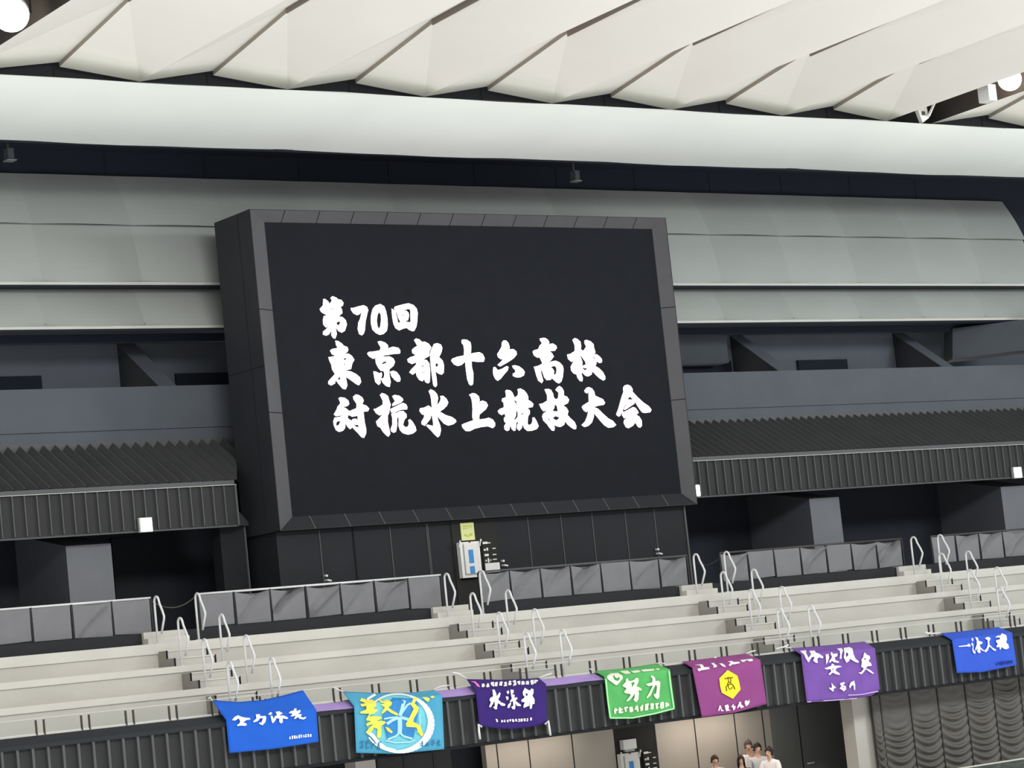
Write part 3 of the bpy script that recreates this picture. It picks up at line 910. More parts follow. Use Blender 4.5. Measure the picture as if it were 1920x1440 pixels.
# evacuation chair cabinets
def evac(px0, py0, px1, py1, y, label):
    a, b = P(px0, py0, y), P(px1, py1, y)
    w, h = b.x - a.x, a.z - b.z
    t = thing('evacuation_cabinet', label, 'cabinet', ((a.x + b.x) / 2, y + 0.2, b.z), 'white wall cabinets')
    def bx(name, key, u0, u1, v0, v1, d0, d1, par=t):
        return MB().box(a.x + u0 * w, a.x + u1 * w, y - d1, y - d0, b.z + v0 * h, b.z + v1 * h).build(name, key, par)
    body = bx('case', 'white', 0.0, 1.0, 0.0, 0.93, -0.12, 0.0)
    mb = MB()
    for (u0, u1, v0, v1) in ((0.13, 0.16, 0.08, 0.86), (0.84, 0.87, 0.08, 0.86), (0.13, 0.87, 0.06, 0.08)):
        mb.box(a.x + u0 * w, a.x + u1 * w, y - 0.008, y, b.z + v0 * h, b.z + v1 * h)
    mb.build('cover_groove', 'exitbox', body)
    bx('cover', 'paper', 0.17, 0.83, 0.10, 0.90, 0.0, 0.03)
    bx('blue_bar', 'bluesign', 0.36, 0.60, 0.37, 0.72, 0.03, 0.036)
    bx('blue_dot', 'bluesign', 0.36, 0.60, 0.10, 0.29, 0.03, 0.036)
    bx('latch', 'lip', 0.46, 0.54, 0.87, 0.93, 0.0, 0.02)
    for u in (-0.07, 0.99):
        mb = MB()
        mb.tube([(a.x + u * w, y - 0.02, b.z + 0.80 * h), (a.x + (u + 0.05) * w, y - 0.04, b.z + 0.98 * h), (a.x + (u + 0.10) * w, y - 0.02, b.z + 0.93 * h)], 0.014, 6)
        mb.build('strap', 'paper', t)
    return t
evac(861, 1012, 905, 1081, -0.07, 'white evacuation cabinet with blue exclamation mark on the wall under the scoreboard')
evac(1163, 1409, 1205, 1478, -3.12, 'white evacuation cabinet with blue exclamation mark in the lower concourse niche')

def flat(name, px0, py0, px1, py1, y, key, label=None, cat=None, parent=None, d=0.01, group=None):
    a, b = P(px0, py0, y), P(px1, py1, y)
    o = MB().box(a.x, b.x, y, y + d, b.z, a.z).build(name, key, parent)
    if label:
        tag(o, label, cat, group)
    return o
a, b = P(863, 981, 0.03), P(891, 1012, 0.03)
nt_ = thing('notice', 'pale green and yellow notice above the white evacuation cabinet', 'notice', (a.x, 0.05, b.z))
MB().box(a.x, b.x, 0.03, 0.055, b.z, a.z).build('sheet', 'yellowpaper', nt_)
w, h = b.x - a.x, a.z - b.z
for u0, u1, v0, v1 in ((0.15, 0.85, 0.78, 0.84), (0.15, 0.5, 0.66, 0.72), (0.6, 0.8, 0.68, 0.72), (0.2, 0.4, 0.24, 0.36), (0.4, 0.6, 0.20, 0.28), (0.6, 0.82, 0.24, 0.38)):
    MB().box(a.x + u0 * w, a.x + u1 * w, 0.026, 0.03, b.z + v0 * h, b.z + v1 * h).build('print_mark', 'lime', nt_)

def instruction_board(px0, py0, px1, py1, y, label, marks, sheet):
    a, b = P(px0, py0, y), P(px1, py1, y)
    w, h = b.x - a.x, a.z - b.z
    t = thing('instruction_board', label, 'board', (a.x, y + 0.03, b.z))
    MB().box(a.x, b.x, y, y + 0.03, b.z, a.z).build('board', 'niche', t)
    mk = MB().use('paper')
    for u0, u1, v0, v1 in marks:
        mk.box(a.x + u0 * w, a.x + u1 * w, y - 0.006, y, b.z + v0 * h, b.z + v1 * h)
    mk.build('printed_marks', None, t)
    if sheet:
        u0, u1, v0, v1 = sheet
        MB().box(a.x + u0 * w, a.x + u1 * w, y - 0.02, y - 0.007, b.z + v0 * h, b.z + v1 * h).build('white_sheet', 'paper', t)
MARKS = [(0.05, 0.36, 0.91, 0.98), (0.36, 0.55, 0.92, 0.95), (0.08, 0.20, 0.70, 0.76), (0.25, 0.36, 0.70, 0.79), (0.65, 0.85, 0.74, 0.77), (0.10, 0.36, 0.53, 0.60), (0.62, 0.85, 0.55, 0.58), (0.12, 0.2, 0.36, 0.42), (0.27, 0.36, 0.33, 0.47), (0.42, 0.5, 0.38, 0.42), (0.6, 0.86, 0.40, 0.43)]
instruction_board(903, 1015, 938, 1073, 0.02, 'black instruction board with white marks right of the evacuation cabinet', MARKS, (0.05, 0.98, 0.02, 0.31))
instruction_board(1205, 1409, 1238, 1462, -3.02, 'black instruction board with white marks in the lower concourse niche', MARKS, None)
# paper box on top of the lower cabinet
a, b = P(1166, 1388, -3.06), P(1192, 1403, -3.06)
t = thing('notice_box', 'small white notice box on a stem above the lower evacuation cabinet', 'notice', (a.x, -3.0, b.z))
MB().box(a.x, b.x, -3.10, -2.98, b.z, a.z).build('box', 'paper', t)
c_ = P(1172, 1403, -3.06); d_ = P(1190, 1408, -3.06)
MB().box(c_.x, d_.x, -3.07, -3.0, d_.z, c_.z).build('stem', 'exitbox', t)

# door handles on the panels under the screen
for px, py, lab in ((613.5, 1085, 'small steel door lever on the left wall under the scoreboard'), (945, 1057, 'small steel door lever right of the instruction board'), (1235, 1035, 'small steel door lever near the right end of the wall under the scoreboard')):
    p = P(px, py, 0.0)
    mb = MB()
    mb.tube([(p.x, 0.08, p.z + 0.06), (p.x, -0.005, p.z + 0.06)], 0.025, 8)
    mb.tube([(p.x, 0.08, p.z - 0.03), (p.x, -0.02, p.z - 0.03), (p.x + 0.08, -0.02, p.z - 0.05)], 0.02, 6)
    tag(mb.build('door_lever', 'white', None), lab, 'door handle', 'door levers under the scoreboard')
p = P(1516, 1431, YW)
mb = MB()
mb.tube([(p.x - 0.02, YW + 0.02, p.z), (p.x - 0.02, YW - 0.06, p.z), (p.x + 0.10, YW - 0.06, p.z)], 0.02, 6)
tag(mb.build('door_lever', 'white', None), 'white door lever on the grey concourse door', 'door handle')

# cord across the left aisle
a, b = P(279, 1124, -2.0), P(371, 1113, -2.0)
pts = []
for i in range(13):
    u = lerp(0.06, 0.93, i / 12)
    q = a.lerp(b, u)
    q.z -= 0.2 * 4 * u * (1 - u)
    pts.append(q)
tag(MB().tube(pts, 0.010, 6).build('barrier_cord', 'post', None, True), 'thin dark cord slung across the far left aisle between railings', 'cord')
a, b = P(1295, 1048, -2.0), P(1358, 1034, -2.0)
pts = []
for i in range(13):
    u = lerp(0.06, 0.93, i / 12)
    q = a.lerp(b, u)
    q.z -= 0.2 * 4 * u * (1 - u)
    pts.append(q)
tag(MB().tube(pts, 0.008, 6).build('barrier_cord', 'blackrail', None, True), 'thin dark cord slung across the aisle just right of the scoreboard', 'cord')

# spotlights under the beam
def small_camera(px, py, y, label):
    p = P(px, py, y)
    t = thing('ceiling_camera', label, 'camera', (p.x, p.y, p.z + 0.16), 'small cameras under the white beam')
    mb = MB()
    mb.tube([(p.x, p.y, p.z + 0.45), (p.x, p.y, p.z + 0.05)], 0.025, 8)
    mb.build('stem', 'blackrail', t)
    MB().box(p.x - 0.06, p.x + 0.06, p.y - 0.12, p.y + 0.06, p.z - 0.16, p.z + 0.05).build('body', 'dark', t)
    MB().box(p.x - 0.10, p.x + 0.10, p.y - 0.14, p.y + 0.04, p.z - 0.185, p.z - 0.165).build('bracket', 'gutter', t)
small_camera(15, 285, -0.9, 'small dark camera hanging under the white beam at far left')
small_camera(1076, 326, -0.9, 'small dark camera hanging under the white beam above the scoreboard')

# floodlights in the ceiling slots
def floodlight(p, label, aim, rad=0.34):
    t = thing('floodlight', label, 'floodlight', p, 'floodlights in the ceiling slots')
    p = Vector(p)
    n = Vector(aim).normalized()
    mb = MB()
    mb.tube([p - n * 0.38, p - n * 0.30, p - n * 0.05, p], [rad * 0.45, rad * 0.7, rad, rad], 20)
    mb.build('housing', 'white', t, False)
    mb = MB()
    mb.tube([p + n * 0.002, p + n * 0.03], [rad * 0.93, rad * 0.88], 20)
    mb.build('lens', 'lamp', t, False)
    mb = MB()
    s = Vector((1, 0, 0)) * rad * 1.1
    mb.tube([p + s - n * 0.1, p + s - n * 0.1 + Vector((0, 0, 0.45)), p - s - n * 0.1 + Vector((0, 0, 0.45)), p - s - n * 0.1], 0.02, 6)
    mb.build('yoke', 'blackrail', t)
    d = bpy.data.lights.new('floodlight_glow', 'POINT')
    d.energy, d.color, d.shadow_soft_size = 45, (1.0, 0.86, 0.66), 0.12
    lo = bpy.data.objects.new('floodlight_glow', d); COL.objects.link(lo)
    lo.parent = t
    lo.location = Vector((0.05, 0.34, 0.05))
    return t
q = PX(1893, 150, 10.55)
floodlight(q, 'glaring floodlight in the ceiling slot at the right', (-0.75, -0.5, -0.55), 0.26)
q2 = PX(1944, 122, 10.75)
floodlight(q2, 'glaring floodlight cut by the right edge of the photo', (-0.75, -0.5, -0.55), 0.30)
q = PX(18, 26, -13.55)
floodlight(q, 'glaring floodlight in the ceiling slot at the top left', (-0.6, -0.6, -0.55), 0.32)
def white_box(px, py, x, label):
    p = PX(px, py, x)
    t = thing('lamp_control_box', label, 'control box', (p.x, p.y, p.z - 0.2))
    MB().box(p.x - 0.12, p.x + 0.12, p.y - 0.16, p.y + 0.16, p.z - 0.18, p.z + 0.18).build('case', 'white', t)
    mb = MB(); mb.tube([(p.x, p.y, p.z + 0.18), (p.x, p.y, z_trough(p.y) + 0.80)], 0.02, 6); mb.build('hanger', 'blackrail', t)
white_box(1851, 176, 10.3, 'white lamp control box hanging beside the right floodlight')
p = PX(1733, 214, 10.4)
t = thing('loudspeaker_bracket', 'small white bracket fitting at the mouth of the right ceiling slot', 'bracket', (p.x, p.y, p.z - 0.2))
mb = MB(); mb.hexa([(p.x - 0.2, p.y, p.z + 0.12), (p.x + 0.1, p.y, p.z + 0.2), (p.x + 0.14, p.y, p.z - 0.08), (p.x - 0.08, p.y, p.z - 0.2)], [(p.x - 0.2, p.y + 0.1, p.z + 0.12), (p.x + 0.1, p.y + 0.1, p.z + 0.2), (p.x + 0.14, p.y + 0.1, p.z - 0.08), (p.x - 0.08, p.y + 0.1, p.z - 0.2)]); mb.build('body', 'white', t)
mb = MB(); mb.tube([(p.x + 0.08, p.y - 0.05, p.z - 0.05), (p.x + 0.26, p.y - 0.1, p.z + 0.24)], 0.035, 6); mb.build('arm', 'white', t)
mb = MB(); mb.box(p.x - 0.08, p.x + 0.02, p.y - 0.02, p.y, p.z - 0.03, p.z + 0.06); mb.build('dark_knob', 'post', t)
# ================================================================ BANNERS HUNG OVER THE LEDGE
M.update({
    'ban_blue': mat('blue_towelling', (35, 99, 210), 0.9, vary=0.05, vscale=2.5, bump=0.2, bscale=50),
    'ban_blue2': mat('royal_blue_towelling', (58, 95, 212), 0.9, vary=0.05, vscale=2.5, bump=0.2, bscale=50),
    'ban_teal': mat('sky_blue_cloth', (82, 168, 203), 0.85, vary=0.08, vscale=2.0),
    'ban_teal_dark': mat('deep_blue_print', (60, 140, 204), 0.85, vary=0.15, vscale=5),
    'ban_teal_mid': mat('teal_print', (120, 208, 224), 0.85, vary=0.1, vscale=4),
    'ban_pale': mat('pale_print', (238, 246, 248), 0.85),
    'ban_ice': mat('ice_blue_print', (178, 226, 240), 0.85),
    'ban_yellow': mat('yellow_print', (250, 232, 96), 0.85, vary=0.08, vscale=4),
    'ban_purple': mat('dark_purple_cloth', (58, 35, 117), 0.85, vary=0.06, vscale=2.5),
    'ban_pink': mat('pink_print', (244, 130, 190), 0.85),
    'ban_green': mat('green_cloth', (92, 182, 103), 0.85, vary=0.10, vscale=3.5),
    'ban_greenpale': mat('pale_green_hem', (168, 240, 172), 0.85),
    'ban_cream': mat('cream_print', (244, 250, 226), 0.85),
    'ban_magenta': mat('magenta_cloth', (150, 74, 138), 0.85, vary=0.08, vscale=3),
    'ban_crest': mat('yellow_crest', (252, 238, 60), 0.85),
    'ban_olive': mat('olive_print', (110, 96, 10), 0.85),
    'ban_violet': mat('violet_cloth', (124, 85, 171), 0.8, vary=0.10, vscale=2.5),
    'ban_violetpale': mat('pale_violet_hem', (206, 178, 232), 0.85),
    'ban_navy': mat('navy_print', (30, 44, 130), 0.85),
    'ban_slate': mat('slate_print', (60, 120, 164), 0.85),
})
Y_TOP, Y_FOLD, Y_LOW = -5.352, -5.775, -5.80
LET = 0.03


class Banner:
    def __init__(self, name, label, key, L, R, top, bot, amp=0.012, ph=0.0):
        """L, R: top, fold and bottom corner pixels; top, bot: pixels along the upper and lower edge"""
        self.L, self.R, self.top, self.bot, self.amp, self.ph = L, R, sorted(top), sorted(bot), amp, ph
        base = P((L[2][0] + R[2][0]) / 2, (L[2][1] + R[2][1]) / 2, Y_LOW)
        self.t = thing(name, label, 'banner', base, 'cloth banners hung along the stand')
        nu, na, nb = 26, 7, 16
        rows = []
        for j in range(na + nb + 1):
            if j <= na:
                s, a, b, yy = j / na, 0, 1, lerp(Y_TOP, Y_FOLD, j / na)
            else:
                s, a, b, yy = (j - na) / nb, 1, 2, lerp(Y_FOLD, Y_LOW, (j - na) / nb)
            l = (lerp(L[a][0], L[b][0], s), lerp(L[a][1], L[b][1], s))
            r_ = (lerp(R[a][0], R[b][0], s), lerp(R[a][1], R[b][1], s))
            row = []
            for i in range(nu + 1):
                u = i / nu
                px, py = lerp(l[0], r_[0], u), lerp(l[1], r_[1], u)
                if a == 0:
                    py += (self.edge(self.top, lerp(L[0][0], R[0][0], u)) - lerp(L[0][1], R[0][1], u)) * (1 - s)
                else:
                    py += (self.edge(self.bot, lerp(L[2][0], R[2][0], u)) - lerp(L[2][1], R[2][1], u)) * s ** 2
                row.append(P(px, py, yy - self.wr(px, py)))
            rows.append(row)
        mb = MB().use(key)
        mb.grid(rows)
        o = mb.build('cloth', None, self.t, True)
        o.modifiers.new('thick', 'SOLIDIFY').thickness = 0.006

    def edge(self, pts, x):
        return interp(pts, x)

    def wr(self, px, py):
        f = min(1.0, max(0.0, (py - 0.5 * (self.L[1][1] + self.R[1][1])) / 60.0))
        return self.amp * f * (math.sin(px * 0.11 + py * 0.02 + self.ph) + 0.6 * math.sin(px * 0.05 - py * 0.045 + 2 * self.ph))

    def y(self, px, py):
        u = (px - self.L[1][0]) / (self.R[1][0] - self.L[1][0])
        yl = lerp(self.L[1][1], self.R[1][1], u)
        if py >= yl:
            yb = lerp(self.L[2][1], self.R[2][1], u)
            yy = lerp(Y_FOLD, Y_LOW, (py - yl) / (yb - yl))
        else:
            yt = lerp(self.L[0][1], self.R[0][1], u)
            yy = lerp(Y_TOP, Y_FOLD, max(0, (py - yt) / (yl - yt)))
        return yy - self.wr(px, py)

    def pt(self, px, py, off):
        return P(px, py, self.y(px, py) - off)

    def shapes(self, name, key, crop, polys, off=LET):
        mb = MB().use(key)
        for loops in polys:
            if isinstance(loops[0][0], (int, float)):
                loops = [loops]
            mb.tess([[(crop[0] + a / crop[2], crop[1] + b / crop[2]) for a, b in lp] for lp in loops], lambda x, y: self.pt(x, y, off), 5.0)
        return mb.build(name, None, self.t)

    def strokes(self, name, key, crop, lines, off=LET):
        """lines: (half width, [points]) ribbons in crop pixels"""
        mb = MB().use(key)
        for w, pts in lines:
            a_, b_ = [], []
            for i, (x, y) in enumerate(pts):
                x0, y0 = pts[max(i - 1, 0)]
                x1, y1 = pts[min(i + 1, len(pts) - 1)]
                dx, dy = x1 - x0, y1 - y0
                ln = math.hypot(dx, dy) or 1
                nx, ny = -dy / ln * w, dx / ln * w
                a_.append(self.pt(crop[0] + (x + nx) / crop[2], crop[1] + (y + ny) / crop[2], off))
                b_.append(self.pt(crop[0] + (x - nx) / crop[2], crop[1] + (y - ny) / crop[2], off))
            mb.strip(a_, b_)
        return mb.build(name, None, self.t)

    def small_line(self, name, key, crop, x0, y0, x1, y1, h, n, seed, w=6):
        """a row of n tiny brush characters too small to read in the photo"""
        rr = random.Random(seed)
        lines = []
        for i in range(n):
            u = (i + 0.5) / n
            cx, cy, cw = lerp(x0, x1, u), lerp(y0, y1, u), abs(x1 - x0) / n * 0.40
            for _ in range(rr.choice((2, 3))):
                yy = cy + rr.uniform(-0.45, 0.45) * h
                lines.append((w, [(cx - cw * rr.uniform(0.5, 1), yy + rr.uniform(0, 0.1) * h), (cx + cw * rr.uniform(0.5, 1), yy - rr.uniform(0, 0.12) * h)]))
            for _ in range(rr.choice((1, 2))):
                xx = cx + rr.uniform(-0.6, 0.6) * cw
                lines.append((w * 1.15, [(xx, cy - h * rr.uniform(0.3, 0.5)), (xx + rr.uniform(-0.3, 0.5) * cw, cy + h * rr.uniform(0.3, 0.5))]))
        return self.strokes(name, key, crop, lines)

    def cord(self, pts, r=0.012):
        """pts: (pixel x, pixel y, depth) along a tie cord"""
        MB().tube([P(*q) for q in pts], r, 6).build('tie_cord', 'cord', self.t, True)


# long lavender cloth lying on the ledge behind the banners
a, b = P(572, 1330, -5.7).x, P(1138, 1268, -5.7).x
mb = MB()
rows = []
for j in range(7):
    s = j / 6
    rows.append([(lerp(a, b, i / 40), lerp(-5.345, -5.715, s), lerp(3.497, 3.372, s) + 0.004 * math.sin(i * 0.9 + j)) for i in range(41)])
mb.grid(rows)
tag(mb.build('lavender_cloth_strip', 'lavender', None, True), 'long lavender cloth strip lying on the ledge behind the banners', 'cloth')

# 1 blue, left
g = (380, 1240, 7.385)
B = Banner('cloth_banner', 'bright blue towel banner with four white brush characters at far left', 'ban_blue',
           [(398, 1314), (424, 1350), (430, 1412)], [(568, 1294), (593, 1331), (597.5, 1391)],
           [(398, 1313), (448, 1316), (495, 1312), (530, 1304), (568, 1294)], [(430, 1412), (515, 1404), (597.5, 1391)], 0.010)
B.shapes('lettering', 'ink_white', g, [
 [(405,815),(440,770),(490,745),(530,765),(590,780),(655,785),(660,805),(600,815),(560,850),(600,855),(612,880),(590,893),(520,890),(485,897),(475,880),(510,860),(520,830),(500,790),(450,820)],
 [(735,735),(790,730),(800,760),(870,755),(880,780),(870,840),(830,885),(790,870),(775,850),(815,845),(835,790),(800,785),(760,830),(705,845),(700,830),(745,790)],
 [(905,735),(940,700),(965,720),(940,745)], [(940,755),(965,752),(985,800),(1000,760),(1030,745),(1010,700),(1060,690),(1110,720),(1060,750),(1120,750),(1185,780),(1170,800),(1110,790),(1110,840),(1090,862),(1060,840),(1060,790),(1020,790),(1000,830),(970,860),(955,830)],
 [(1190,715),(1220,690),(1260,680),(1270,650),(1300,655),(1300,690),(1350,670),(1355,700),(1320,730),(1370,730),(1360,770),(1400,780),(1420,765),(1435,780),(1400,805),(1340,795),(1320,770),(1280,800),(1265,795),(1290,750),(1240,765),(1215,755),(1250,730)]])
B.small_line('small_lettering', 'ink_white', g, 1195, 1062, 1510, 1020, 46, 10, 3, 5)
B.cord([(398, 1314, -5.352), (394, 1307, -5.352), (390, 1310, -5.352)])

# 2 sky blue with ring
g = (620, 1245, 7.385)
B = Banner('cloth_banner', 'sky blue banner with white ring and yellow brush characters', 'ban_teal',
           [(642.3, 1296.5), (664, 1324), (668, 1411.6)], [(812, 1293.5), (829, 1303), (833, 1404.8)],
           [(642.3, 1296.5), (701, 1299), (769, 1298.5), (812, 1293.5)], [(668, 1411.6), (742, 1413.5), (833, 1404.8)], 0.008, 1.0)
def ellipse(cx, cy, rx, ry, n=40):
    return [(cx + rx * math.cos(2 * math.pi * k / n), cy + ry * math.sin(2 * math.pi * k / n)) for k in range(n)]
B.shapes('round_print', 'ban_teal_mid', g, [ellipse(930, 810, 430, 385)], 0.010)
B.shapes('deep_print', 'ban_teal_dark', g, [[(850,465),(1180,480),(1230,600),(1150,1010),(1080,1040),(960,960),(860,1040),(780,1030),(740,860),(720,720)]], 0.026)
ring = []
for k in range(41):
    t_ = math.radians(-150 + 300 * k / 40)
    ring.append((930 + 462 * math.cos(t_), 815 + 400 * math.sin(t_)))
lines = []
for k in range(40):
    t_ = -150 + 300 * (k + 0.5) / 40
    wd = 12 + 38 * max(0.0, math.cos(math.radians(t_ - 18))) ** 1.2
    lines.append((wd, [ring[k], ring[k + 1]]))
lines += [(26, [(500, 930), (580, 990), (660, 1090), (760, 1170), (900, 1205)]), (18, [(500, 600), (520, 480), (620, 420)])]
B.strokes('white_ring', 'ban_pale', g, lines, 0.030)
B.strokes('figure_print', 'ban_ice', g, [(30, [(955, 730), (960, 850), (955, 960)]), (14, [(955, 950), (900, 1000), (790, 1045)]), (14, [(955, 950), (1010, 1000), (1130, 1035)]),
   (24, [(960, 720), (990, 620), (1020, 500)]), (14, [(985, 680), (1060, 570), (1110, 540)]), (20, [(940, 740), (850, 780), (780, 830)]), (12, [(930, 735), (820, 745), (740, 760)]),
   (20, [(980, 740), (1080, 770), (1150, 770)]), (8, [(1230, 700), (1240, 820), (1200, 950)]), (10, [(760, 1060), (900, 1090), (1100, 1080), (1170, 1050)])], 0.033)
B.shapes('lettering', 'ban_yellow', g, [
 [(400,510),(430,470),(520,500),(570,490),(630,530),(630,580),(590,620),(640,625),(660,640),(600,690),(550,700),(530,730),(600,720),(700,730),(710,750),(640,790),(740,790),(770,810),(700,860),(700,1000),(670,1030),(640,1010),(650,900),(600,880),(560,950),(510,970),(490,940),(540,880),(590,830),(500,860),(490,830),(560,790),(490,780),(500,750),(540,690),(420,685),(405,665),(490,630),(500,580),(430,590),(410,560),(480,540)],
 [(655,490),(690,480),(710,520),(780,490),(850,530),(840,570),(800,600),(850,640),(940,690),(920,715),(840,680),(780,640),(720,690),(700,680),(750,600),(690,560),(760,545),(700,540)],
 [(755,870),(800,880),(860,940),(840,960),(790,930)],
 [(1150,470),(1215,460),(1160,545),(1225,600),(1210,660),(1130,790),(1240,850),(1285,980),(1260,1005),(1220,960),(1190,880),(1050,870),(1040,830),(1100,720),(1150,620),(1105,560)],
 [(1270,460),(1330,460),(1375,480),(1350,525),(1310,500)], [(1380,450),(1420,440),(1445,460),(1400,475)]], 0.038)
B.small_line('small_lettering', 'ban_slate', g, 390, 1120, 720, 1130, 110, 4, 5, 6)
B.small_line('small_lettering', 'ban_slate', g, 1215, 1110, 1540, 1090, 90, 4, 6, 6)
B.cord([(643, 1297, -5.352), (632, 1292, -5.352), (625, 1288, -5.352)])
B.cord([(812, 1293, -5.352), (826, 1287, -5.352), (842, 1285, -5.352)])

# 3 dark purple
g = (850, 1230, 7.385)
B = Banner('cloth_banner', 'dark purple banner with three white brush characters and white corner cords', 'ban_purple',
           [(875, 1273.3), (892, 1297.7), (899, 1361)], [(1010.5, 1271.5), (1024, 1282.8), (1026, 1355)],
           [(875, 1273.3), (940, 1274.5), (1010.5, 1271.5)], [(899, 1361), (930, 1365.5), (961, 1367), (995, 1363), (1026, 1355)], 0.016, 2.0)
B.shapes('lettering', 'ink_white', g, [
 [(540,465),(570,465),(595,520),(600,560),(640,500),(655,520),(640,570),(620,600),(660,640),(720,665),(715,690),(670,690),(620,650),(605,700),(605,735),(580,740),(550,710),(575,690),(570,620),(545,670),(515,715),(495,700),(520,640),(500,610),(510,580),(550,560),(545,500)],
 [(735,495),(765,475),(775,510),(755,530)], [(725,560),(760,560),(765,600),(740,610)], [(750,720),(755,680),(790,640),(802,660),(775,720)],
 [(790,465),(835,470),(835,510),(810,525),(850,540),(845,580),(880,570),(890,590),(860,620),(900,650),(940,680),(930,695),(880,690),(855,650),(860,700),(850,740),(820,735),(800,705),(830,690),(825,620),(800,640),(780,630),(810,590),(800,545)],
 [[(960,500),(990,440),(1020,460),(1060,480),(1080,450),(1110,460),(1110,510),(1095,550),(1125,600),(1125,660),(1095,670),(1085,730),(1060,730),(1055,600),(1050,690),(1020,700),(1000,710),(975,720),(970,690),(990,640),(945,635),(940,610),(990,570),(965,540)], [(1000,520),(1030,520),(1025,550),(1005,550)]],
 [(585,870),(605,872),(618,895),(615,918),(600,915)], [(1065,855),(1080,848),(1090,870),(1080,897),(1065,890)]])
B.shapes('pink_print', 'ban_pink', g, [[(240,350),(300,350),(350,390),(372,435),(330,420),(290,370)]])
B.small_line('small_lettering', 'ink_white', g, 385, 405, 1180, 355, 62, 13, 8, 11)
B.small_line('small_lettering', 'ink_white', g, 655, 900, 1045, 882, 42, 10, 9, 6)
B.cord([(875, 1273, -5.352), (860, 1263, -5.352), (848, 1261, -5.352)], 0.016)
B.cord([(1010, 1271, -5.352), (1024, 1266, -5.352), (1034, 1263, -5.352)], 0.016)
B.cord([(903, 1363, -5.83), (897, 1358, -5.84), (898, 1372, -5.83), (900, 1386, -5.82)], 0.022)
B.cord([(1022, 1358, -5.83), (1028, 1352, -5.84), (1030, 1366, -5.83), (1032, 1379, -5.82)], 0.022)

# 4 green
g = (1100, 1200, 9.6)
B = Banner('cloth_banner', 'green banner with two large white brush characters and a pale crest', 'ban_green',
           [(1114.6, 1258.5), (1133, 1269), (1142.7, 1348)], [(1231, 1244.3), (1256, 1255), (1266, 1329.7)],
           [(1114.6, 1258.5), (1173, 1253), (1231, 1244.3)], [(1142.7, 1348), (1186, 1347.4), (1230, 1339), (1266, 1329.7)], 0.022, 0.5)
B.shapes('lettering', 'ban_cream', g, [
 [[(640,820),(700,760),(710,700),(740,690),(750,730),(790,740),(850,720),(890,680),(930,690),(935,740),(900,830),(960,860),(995,890),(985,910),(930,900),(940,960),(930,1060),(900,1118),(870,1110),(840,1070),(860,1050),(870,960),(835,1010),(780,1080),(715,1110),(720,1090),(790,1000),(780,970),(700,960),(670,935),(720,870),(660,840)], [(800,770),(830,765),(870,760),(830,830),(810,850),(815,810)]]])
B.shapes('lettering', 'ban_cream', g, [
 [(1150,645),(1190,640),(1230,680),(1240,740),(1290,730),(1325,760),(1325,830),(1310,930),(1310,1030),(1270,1065),(1225,1030),(1205,980),(1250,960),(1265,850),(1250,800),(1200,880),(1150,1000),(1085,1050),(1080,1030),(1140,930),(1190,820),(1110,830),(1065,795),(1180,760),(1185,700)]])
B.shapes('crest', 'ban_cream', g, [[[(365,650),(430,600),(560,590),(640,640),(650,690),(560,800),(530,815),(440,750),(375,700)], [(470,650),(500,640),(510,670),(560,690),(580,660),(600,690),(560,740),(500,720)]]])
B.shapes('top_print', 'ban_cream', g, [[(590,560),(740,550),(800,600),(700,615)], [(790,560),(930,540),(980,575),(850,595)], [(970,540),(1200,500),(1220,550),(1020,570)], [(1230,530),(1320,450),(1330,480),(1300,540)]])
B.small_line('small_lettering', 'ban_cream', g, 480, 1280, 1500, 1155, 115, 11, 21, 14)
B.strokes('hem', 'ban_greenpale', g, [(14, [(345, 700), (385, 1100), (428, 1400)]), (14, [(428, 1402), (830, 1400), (1260, 1315), (1575, 1232)]), (14, [(1485, 560), (1510, 800), (1570, 1220)])], 0.026)
B.cord([(1114.6, 1258.5, -5.352), (1106, 1254, -5.352)])
B.cord([(1231, 1244, -5.352), (1240, 1243, -5.36), (1249, 1246, -5.45)], 0.014)

# 5 magenta
g = (1270, 1200, 9.6)
B = Banner('cloth_banner', 'magenta banner with a yellow hexagon crest', 'ban_magenta',
           [(1279, 1240.6), (1298, 1252), (1316, 1344.8)], [(1399, 1225.5), (1425.7, 1237), (1437.7, 1320)],
           [(1279, 1240.6), (1340, 1233), (1399, 1225.5)], [(1316, 1344.8), (1377, 1336.5), (1437.7, 1320)], 0.022, 3.0)
B.shapes('lettering', 'ink_white', g, [
 [(265,425),(350,395),(420,420),(470,460),(475,490),(570,490),(580,520),(500,535),(430,545),(395,565),(365,540),(370,515),(430,505),(400,455),(320,450)],
 [(550,360),(590,375),(640,385),(690,375),(690,400),(660,420),(715,460),(700,490),(640,495),(660,470),(610,420)], [(655,315),(690,297),(710,310),(690,330)], [(750,420),(810,420),(860,460),(870,490),(810,470)],
 [(805,350),(870,320),(930,340),(980,365),(1010,395),(1110,390),(1130,415),(1040,435),(985,440),(950,470),(925,450),(960,410),(900,380)],
 [(1040,320),(1090,300),(1150,295),(1170,270),(1210,290),(1270,280),(1300,310),(1360,350),(1360,375),(1300,390),(1250,360),(1220,385),(1170,400),(1140,365)],
])
B.shapes('lettering', 'ink_white', g, [
 [(735,1270),(760,1180),(780,1180),(800,1250),(830,1265),(835,1280),(790,1280),(775,1220),(755,1280)],
 [(850,1180),(910,1160),(930,1200),(920,1240),(955,1275),(910,1270),(880,1285),(865,1240)],
 [(970,1200),(1010,1150),(1020,1190),(1050,1190),(1040,1240),(1010,1270),(1000,1220)],
 [(1075,1220),(1100,1160),(1120,1110),(1150,1120),(1150,1160),(1205,1200),(1150,1230),(1120,1190),(1090,1230)],
 [(1215,1100),(1250,1080),(1270,1110),(1300,1070),(1300,1120),(1280,1160),(1240,1195),(1215,1150)]])
